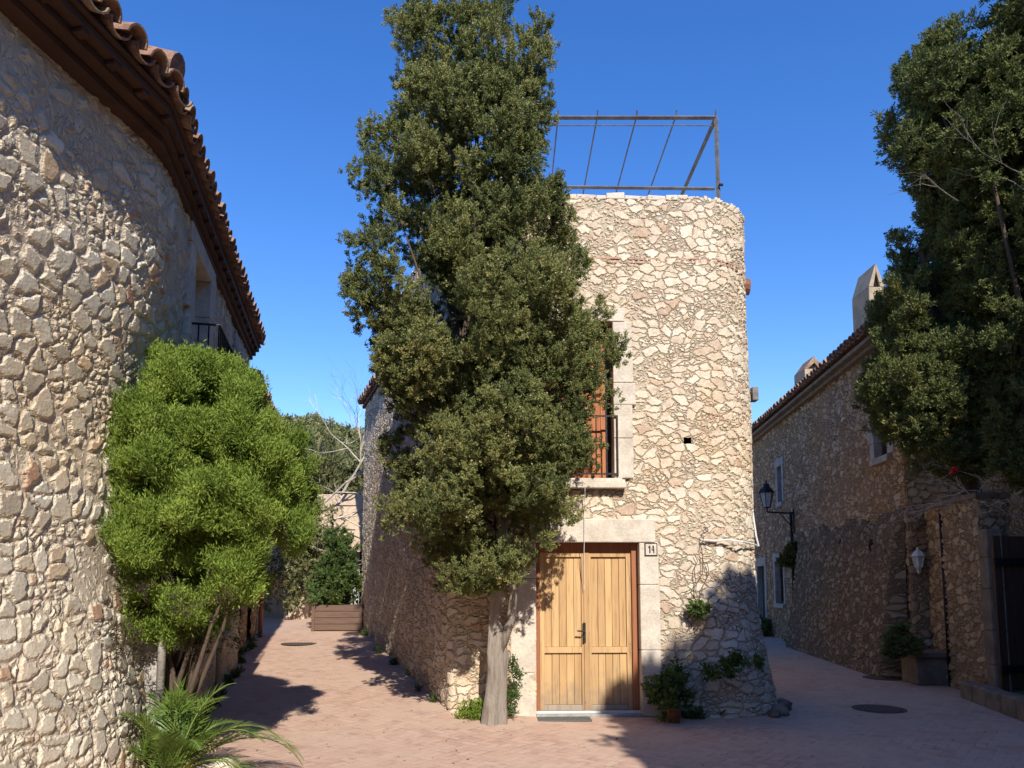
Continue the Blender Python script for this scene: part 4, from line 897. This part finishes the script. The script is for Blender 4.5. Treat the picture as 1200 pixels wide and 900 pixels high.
# ------------------------------------------------------------------ small plants
def tuft(name, loc, r, n, mat, seed, label, cat, ll=.06, lw=.016, up=.6, parent=None, sq=(1, 1, 1), part='foliage', ns=40, nl=12, kind=None):
    rs = np.random.RandomState(seed); C = np.array(loc)+rs.normal(size=(n, 3))*r*.5*np.array(sq); Rr = np.full(n, r*.45)
    o, _, _ = crown(part if parent else name, C, Rr, M[mat], parent, ns=ns, nl=nl, ll=ll, lw=lw, up=up, spr=.05, seed=seed, fill=.5, out=0)
    if not parent: tag(o, label, cat, kind=kind)
    return o
def fan_plant(name, loc, n, L, W, up, mat, seed, label, cat, droop=.5, thing=None, kindpart='foliage'):
    """strap leaves bending outward from a centre"""
    rr = random.Random(seed); V = []; F = []; T_ = []
    for i in range(n):
        a_ = rr.uniform(0, 6.28); e = rr.uniform(up, 1.45); l = L*rr.uniform(.6, 1.1); w_ = W*rr.uniform(.7, 1.2); d = Vector((math.cos(a_)*math.cos(e), math.sin(a_)*math.cos(e), math.sin(e))); s_ = Vector((-math.sin(a_), math.cos(a_), 0)); tt = rr.random(); p = Vector(loc)
        k0 = len(V); K_ = 5
        for k in range(K_+1):
            f = k/K_; ww = w_*(1-f)**.6*(.5+min(1, f*3)*.5)+.001; V += [p-s_*ww, p+s_*ww]; T_ += [tt, tt]; p = p+d*l/K_; d = (d+Vector((0, 0, -droop*f*.5))).normalized()
        for k in range(K_): F.append((k0+2*k, k0+2*k+1, k0+2*k+3, k0+2*k+2))
    me = npmesh(name, np.array([tuple(v) for v in V]), np.array(F)); a = me.attributes.new('tint', 'FLOAT', 'POINT'); a.data.foreach_set('value', T_)
    if thing is not None: return link(kindpart, me, M[mat], thing)
    return link(name, me, M[mat], None, label=label, cat=cat)
def frond(parent, base, az, el, L, ll, mat='leaf_palm', seed=0, droop=.35, nl=34):
    rr = random.Random(seed); p = Vector(base); d = Vector((math.cos(az)*math.cos(el), math.sin(az)*math.cos(el), math.sin(el))); pts = [p.copy()]; V = []; F = []; T_ = []; tt = rr.random()
    K_ = nl
    for k in range(K_):
        f = k/K_; s_ = d.cross(Vector((0, 0, 1))).normalized(); up_ = s_.cross(d).normalized()
        if f > .12:
            for sg in (-1, 1):
                l = ll*math.sin(math.pi*min(1, .15+f*.85))**.6*rr.uniform(.85, 1.1)*(1 if f < .85 else .7); ld = (s_*sg*.8+d*(.65+f*.5)+up_*.22+Vector((rr.uniform(-.1, .1), rr.uniform(-.1, .1), rr.uniform(-.1, .08)))).normalized(); wv = d*.007; k0 = len(V)
                V += [p-wv, p+wv, p+ld*l*.55+wv*1.1-Vector((0, 0, l*.05)), p+ld*l-Vector((0, 0, l*.18)), p+ld*l*.55-wv*1.1-Vector((0, 0, l*.05))]; F.append((k0, k0+1, k0+2, k0+4)); F.append((k0+4, k0+2, k0+3, k0+3)); T_ += [tt*.6+rr.random()*.3]*5
        p = p+d*L/K_; pts.append(p.copy()); d = (d+Vector((0, 0, -droop*.09*(.3+f)))).normalized()
    mb = MB(); mb.v = [tuple(v) for v in V]; mb.f = [tuple(dict.fromkeys(f)) for f in F]; nv = len(V)
    mb.tube(pts, [.011*(1-.8*i/len(pts)) for i in range(len(pts))], 5); T_ += [.9]*(len(mb.v)-nv)
    o = mb.build('frond', M[mat], parent); a = o.data.attributes.new('tint', 'FLOAT', 'POINT'); a.data.foreach_set('value', T_); return o
PB = at(200, 900, 6.4); pb = (PB.x, PB.y, .0)
PM = empty('palm_plant', pb, label='young palm with feathery fronds at the foot of the bright bush', cat='palm')
for i, (az, el, L) in enumerate(((.15, .8, 1.2), (.45, .7, 1.2), (.3, .95, 1.0), (.0, 1.0, .9), (2.2, 1.2, 1.0), (-.25, .6, .95), (1.3, 1.2, .9), (2.6, 1.15, .8), (-1.4, 1.2, .7), (.9, 1.05, .8), (-2.2, 1.3, .75), (1.9, 1.3, .85), (3.3, 1.25, .8), (-.8, 1.1, .7), (.6, 1.35, .9))):
    frond(PM, (pb[0]+.03*math.cos(az), pb[1]+.03*math.sin(az), .05), az, el, L, .26, seed=i, droop=.9)
tuft('x', (pb[0]-.02, pb[1]+.1, .30), .26, 8, 'leaf_palm', 91, None, None, .14, .005, 1.2, PM, ns=16)
mb = MB(); rock(mb, (at(262, 893, 6.7).x, 6.7, .07), .13, 77); rock(mb, (at(236, 897, 6.6).x, 6.6, .05), .10, 78); 
mb.build('loose_stone', M['dressed'], None, True, label='pale loose stones on the paving beside the young palm', cat='stone')
s_, z_ = fT.hit(785, 830)
PP = empty('potted_plant', tuple(at(790, 848, 9.0).xy)+(0,), label='leafy plant in a terracotta pot at the foot of the tower, right of the door', cat='potted plant')
c = PP.location; mb = MB(); mb.lathe((c.x, c.y, 0), [(.065, 0), (.09, .15), (.10, .15), (.10, .175), (.085, .175), (.075, .15)], 20); mb.build('pot', M['terracotta'], PP, True)
tuft('x', (c.x, c.y, .28), .17, 6, 'leaf_green', 5, None, None, .07, .016, .5, PP, ns=16)
tuft('creeper', tuple(at(778, 815, 9.15)), .24, 9, 'leaf_green', 6, 'dark green creeper growing by the right door jamb above the pot', 'plant', .06, .015, sq=(1, .35, 1.1), ns=14)
tuft('creeper', tuple(at(815, 716, 9.3)), .10, 5, 'leaf_green', 7, 'small tuft of leaves rooted in the tower wall right of the door', 'plant', .05, .013, sq=(1, .4, .7), ns=16)
tuft('creeper', tuple(at(850, 780, 9.1)), .14, 5, 'leaf_green', 12, 'sparse weeds among the stones at the tower foot', 'plant', .06, .015, sq=(1.6, .4, .8), ns=14)
mb = MB(); rr = random.Random(2)
for (px0, py0, px1, py1) in ((815, 716, 822, 630), (818, 716, 826, 660), (816, 712, 812, 650), (822, 632, 828, 612)):
    pts = []
    for k in range(9): f = k/8; s_, z_ = fT.hit(px0+(px1-px0)*f+rr.uniform(-4, 4), py0+(py1-py0)*f); pts.append(fT.P(s_, .07, z_))
    mb.tube(pts, .005, 5)
mb.build('dead_vine', M['bark_dark'], None, label='thin dry vine stems climbing the tower wall above the leaf tuft', cat='vine')
tuft('ivy', (.02, 9.0, .35), .15, 7, 'leaf_green', 8, 'small green climber between juniper trunk and door jamb', 'plant', .035, .008, sq=(.4, .4, 1.7), ns=14)
tuft('weeds', (-.42, 8.98, .1), .16, 8, 'leaf_bright', 9, 'low weeds at the left foot of the juniper trunk', 'weeds', .05, .007, 1.2, sq=(1.3, .7, .4), ns=16)
# planter and plants at the end of the alley
YP = 16.6; pa = at(365, 744, YP); pb_ = at(424, 744, YP); zg = gz(-4, YP)
mb = MB()
PL = empty('wooden_planter', ((pa.x+pb_.x)/2, YP, zg), label='weathered wooden planter box closing off the end of the left alley', cat='planter')
for i in range(4): mb.box(pa.x, pb_.x, YP, YP+.5, zg+.02+i*.135, zg+.02+i*.135+.128)
for x in (pa.x-.01, pb_.x-.06): mb.box(x, x+.07, YP-.02, YP+.52, zg, zg+.57)
mb.build('boards', M['planter_wood'], PL, bevel=.006)
fan_plant('leafy_plant', ((pa.x+pb_.x)/2-.1, YP+.2, zg+.5), 26, .5, .055, .5, 'leaf_bright', 14, 'broad bright green leaves spilling over the wooden planter', 'plant', 1.0)
tuft('oleander', ((pa.x+pb_.x)/2-.12, YP+.35, zg+1.25), .6, 22, 'leaf_green', 15, 'upright green shrub growing from the wooden planter in the alley', 'shrub', .075, .012, .9, sq=(.6, .4, 1.25), ns=60, nl=20)
# bare climber over the end wall
def dead_branches(name, starts, seed, L, label, cat, mat='twig', dirn=(0, 0, 1), depth=4, r0=.02, spread=.5):
    rr = random.Random(seed); mb = MB()
    def grow(p, d, l, r_, k):
        pts = [p]; 
        for i in range(4): d = (d+Vector((rr.gauss(0, .16), rr.gauss(0, .16), rr.gauss(0, .16)))).normalized(); pts.append(pts[-1]+d*l/4)
        mb.tube(pts, [r_*(1-.15*i) for i in range(5)], 4 if k < 3 else 3, False)
        if k < depth:
            for j in range(rr.choice((2, 3, 3))):
                nd = (d+Vector((rr.gauss(0, spread), rr.gauss(0, spread), rr.gauss(0, spread)))).normalized(); grow(pts[rr.choice((2, 3, 4))], nd, l*rr.uniform(.55, .85), r_*.55, k+1)
    for p, d in starts: grow(Vector(p), Vector(d).normalized(), L, r0, 0)
    return mb.build(name, M[mat], None, label=label, cat=cat)
dead_branches('bare_climber', [((-5.2, 19.1, .7), (.25, 0, 1)), ((-5.0, 19.1, 2.0), (1, 0, .25)), ((-5.1, 19.1, 2.8), (1, 0, .3)), ((-4.9, 19.2, 3.4), (.8, 0, .5)), ((-4.3, 19.2, 3.7), (.5, 0, .6))], 3, 1.3, 'bare grey climber branches spread over the plastered end wall', 'climber', r0=.035)
dead_branches('bare_tree', [((-5.2, 24.5, 4.2), (.05, 0, 1)), ((-4.6, 25, 4.2), (.1, 0, 1))], 9, 1.9, 'leafless tree against the sky above the left alley', 'tree', mat='bark_dark', r0=.02, depth=5, spread=.35)
dead_branches('dead_shrub', [((6.75, 11.2, 2.7), (-1, -.2, .12)), ((6.8, 11.0, 2.75), (-1, -.3, .3)), ((6.7, 11.5, 2.8), (-1, -.1, .0)), ((6.85, 10.8, 2.8), (-.8, -.4, .5)), ((6.7, 11.0, 2.8), (-.7, -.5, .1)), ((6.7, 10.9, 2.85), (-.9, -.6, .2))], 12, .55, 'pale dead twigs sticking out over the garden wall under the conifer', 'dead shrub', r0=.011, depth=5)
dead_branches('dry_branch', [((5.6, 9.2, 6.35), (-1, 0, .05)), ((6.3, 9.0, 6.6), (-1, 0, .2)), ((6.4, 9.0, 6.3), (-.7, 0, .7))], 22, .6, 'bare grey dead branches poking out of the huge right cypress', 'branch', mat='bark', r0=.008, depth=2)
mb = MB(); p = at(1118, 551, 10.3); rr = random.Random(1)
for i in range(7): t = i*.9; rock(mb, p+Vector((.03*math.cos(t), .02*math.sin(t), .03*math.sin(t*1.7))), .03, i)
mb.build('red_flower', M['red'], None, True, label='single red blossom hanging below the right conifer', cat='flower')
tuft('wall_creeper', tuple(at(352, 640, 18.7)), .9, 26, 'leaf_dry', 44, 'half dry creeper covering the left part of the plastered end wall', 'creeper', .10, .014, .3, sq=(.7, .25, 1.5), ns=40, nl=12)
# terrace vegetation, yuccas
tuft('terrace_brush', (-4.6, 21.0, 4.1), 1.0, 60, 'leaf_dry', 31, None, None, .2, .018, .8, sq=(2.2, 1.0, .55), ns=40, nl=12, kind='stuff')
tuft('terrace_brush', (-8.0, 25.0, 4.5), 1.3, 70, 'leaf_dry', 32, None, None, .22, .04, .6, sq=(2.2, 1.0, .5), ns=40, nl=14, kind='stuff')
for i, (px, py, lab) in enumerate(((372, 515, 'spiky yucca on the terrace above the alley, the left of the pair'), (396, 520, 'spiky yucca on the terrace above the alley, the right of the pair'))):
    p = at(px, py+22, 21.5); fan_plant('yucca', tuple(p), 70, .75, .035, -.2, 'leaf_dry', 50+i, lab, 'yucca', .5)['group'] = 'yuccas on the terrace'
rs = np.random.RandomState(8); C = []; Rr = []
while len(C) < 420:
    x, y = rs.uniform(-75, -5), rs.uniform(85, 135); z = hz(x, y)
    if z > 1: C.append((x, y, z+.4)); Rr.append(rs.uniform(.8, 2.0))
o, _, _ = crown('hill_scrub', C, Rr, M['leaf_dry'], None, ns=60, nl=8, ll=.5, lw=.14, up=.5, spr=.5, seed=9, fill=.3); tag(o, kind='stuff')
rs = np.random.RandomState(9)
tuft('dark_hedge', (7.9, 9.4, 1.3), 1.2, 60, 'leaf_cypress', 61, 'dense dark hedge behind the garden gate at the right edge', 'hedge', .09, .02, .5, sq=(.7, 1.1, 1.1), ns=60, nl=16)
tuft('hanging_plant', tuple(fR.P(6.9, .12, 2.2)), .3, 12, 'leaf_cypress', 62, 'dark hanging plant on the shaded house wall beside the barred window', 'plant', .08, .02, sq=(.7, .4, 1.0))
tuft('wall_shrub', tuple(fR.P(4.0, .3, .25)), .35, 10, 'leaf_cypress', 63, 'low dark shrub at the foot of the shaded house door', 'shrub', .08, .02, sq=(1.3, .5, .6))
tuft('wall_shrub', (5.95, 12.0, .65), .2, 6, 'leaf_cypress', 64, 'dark plant growing above the stone block beneath the white lantern', 'shrub', .08, .02, sq=(.8, .5, .8))

rs = np.random.RandomState(77); C = []
for f_, a_, b_, n_ in ((fA, 1.5, 6, 16), (fB, 0, 3.6, 8), (fL, 0, 8, 9), (fT, -.0, .7, 6), (fT, 2.6, 3.4, 8), (fR, 5.8, 7, 5)):
    for _ in range(n_):
        q = f_.P(rs.uniform(a_, b_), rs.uniform(.02, .16), 0); C.append((q.x, q.y, gz(q.x, q.y)+.02))
o, _, _ = crown('wall_foot_weeds', np.array(C), rs.uniform(.02, .06, len(C)), M['leaf_green'], None, ns=14, nl=7, ll=.06, lw=.008, up=1.4, spr=.03, seed=78, out=0); tag(o, kind='stuff')

# ------------------------------------------------------------------ things on the ground
def disc(name, c, r_, label, cat, group):
    m = MB(); m.lathe((c[0], c[1], gz(c[0], c[1])+.0), [(r_, .002), (r_, .008), (r_*.9, .008), (r_*.9, .004), (r_*.86, .004), (r_*.86, .009)], 40)
    for i in range(-4, 5):
        h_ = math.sqrt(max(0, (r_*.84)**2-(i*r_*.19)**2)); m.box(c[0]+i*r_*.19-.006, c[0]+i*r_*.19+.006, c[1]-h_, c[1]+h_, gz(*c)+.0092, gz(*c)+.013)
    return m.build(name, M['rust_lid'], None, label=label, cat=cat, group=group)
p = at(1030, 831, 9.9); disc('manhole_cover', (p.x, 9.9), .32, 'round iron manhole cover in the shaded paving, the nearer on the right', 'manhole cover', 'manhole covers')
p = at(1040, 791, 13.2); disc('manhole_cover', (p.x-.2, 12.9), .33, 'round iron manhole cover beside the buttress, the farther on the right', 'manhole cover', 'manhole covers')
disc('manhole_cover', (at(350, 760, 14.8).x, 14.8), .33, 'round iron manhole cover in the sunny left alley', 'manhole cover', 'manhole covers')
mb = MB(); fT.box(mb, 1.04, 1.66, .1, .33, .004, .022); mb.build('doormat', M['mat'], None, bevel=.006, label='flat grey doormat before the left leaf of the wooden door', cat='doormat')
mb = MB(); rr = random.Random(12)
for i in range(260):
    y = rr.uniform(4.5, 12); x = rr.uniform(-3, 3.5); c = Vector((x, y, gz(x, y)+.006)); a_ = rr.uniform(0, 6.28); l = rr.uniform(.008, .024); u = Vector((math.cos(a_), math.sin(a_), rr.uniform(0, .4)))*l; v_ = Vector((-math.sin(a_), math.cos(a_), rr.uniform(0, .3)))*l*.5
    if y > 9.2 and x > -.8: continue
    mb.add([c-u, c+v_, c+u, c-v_+Vector((0, 0, .004))], [(0, 1, 2, 3)])
mb.build('fallen_leaves', M['bark_dark'], None, kind='stuff')
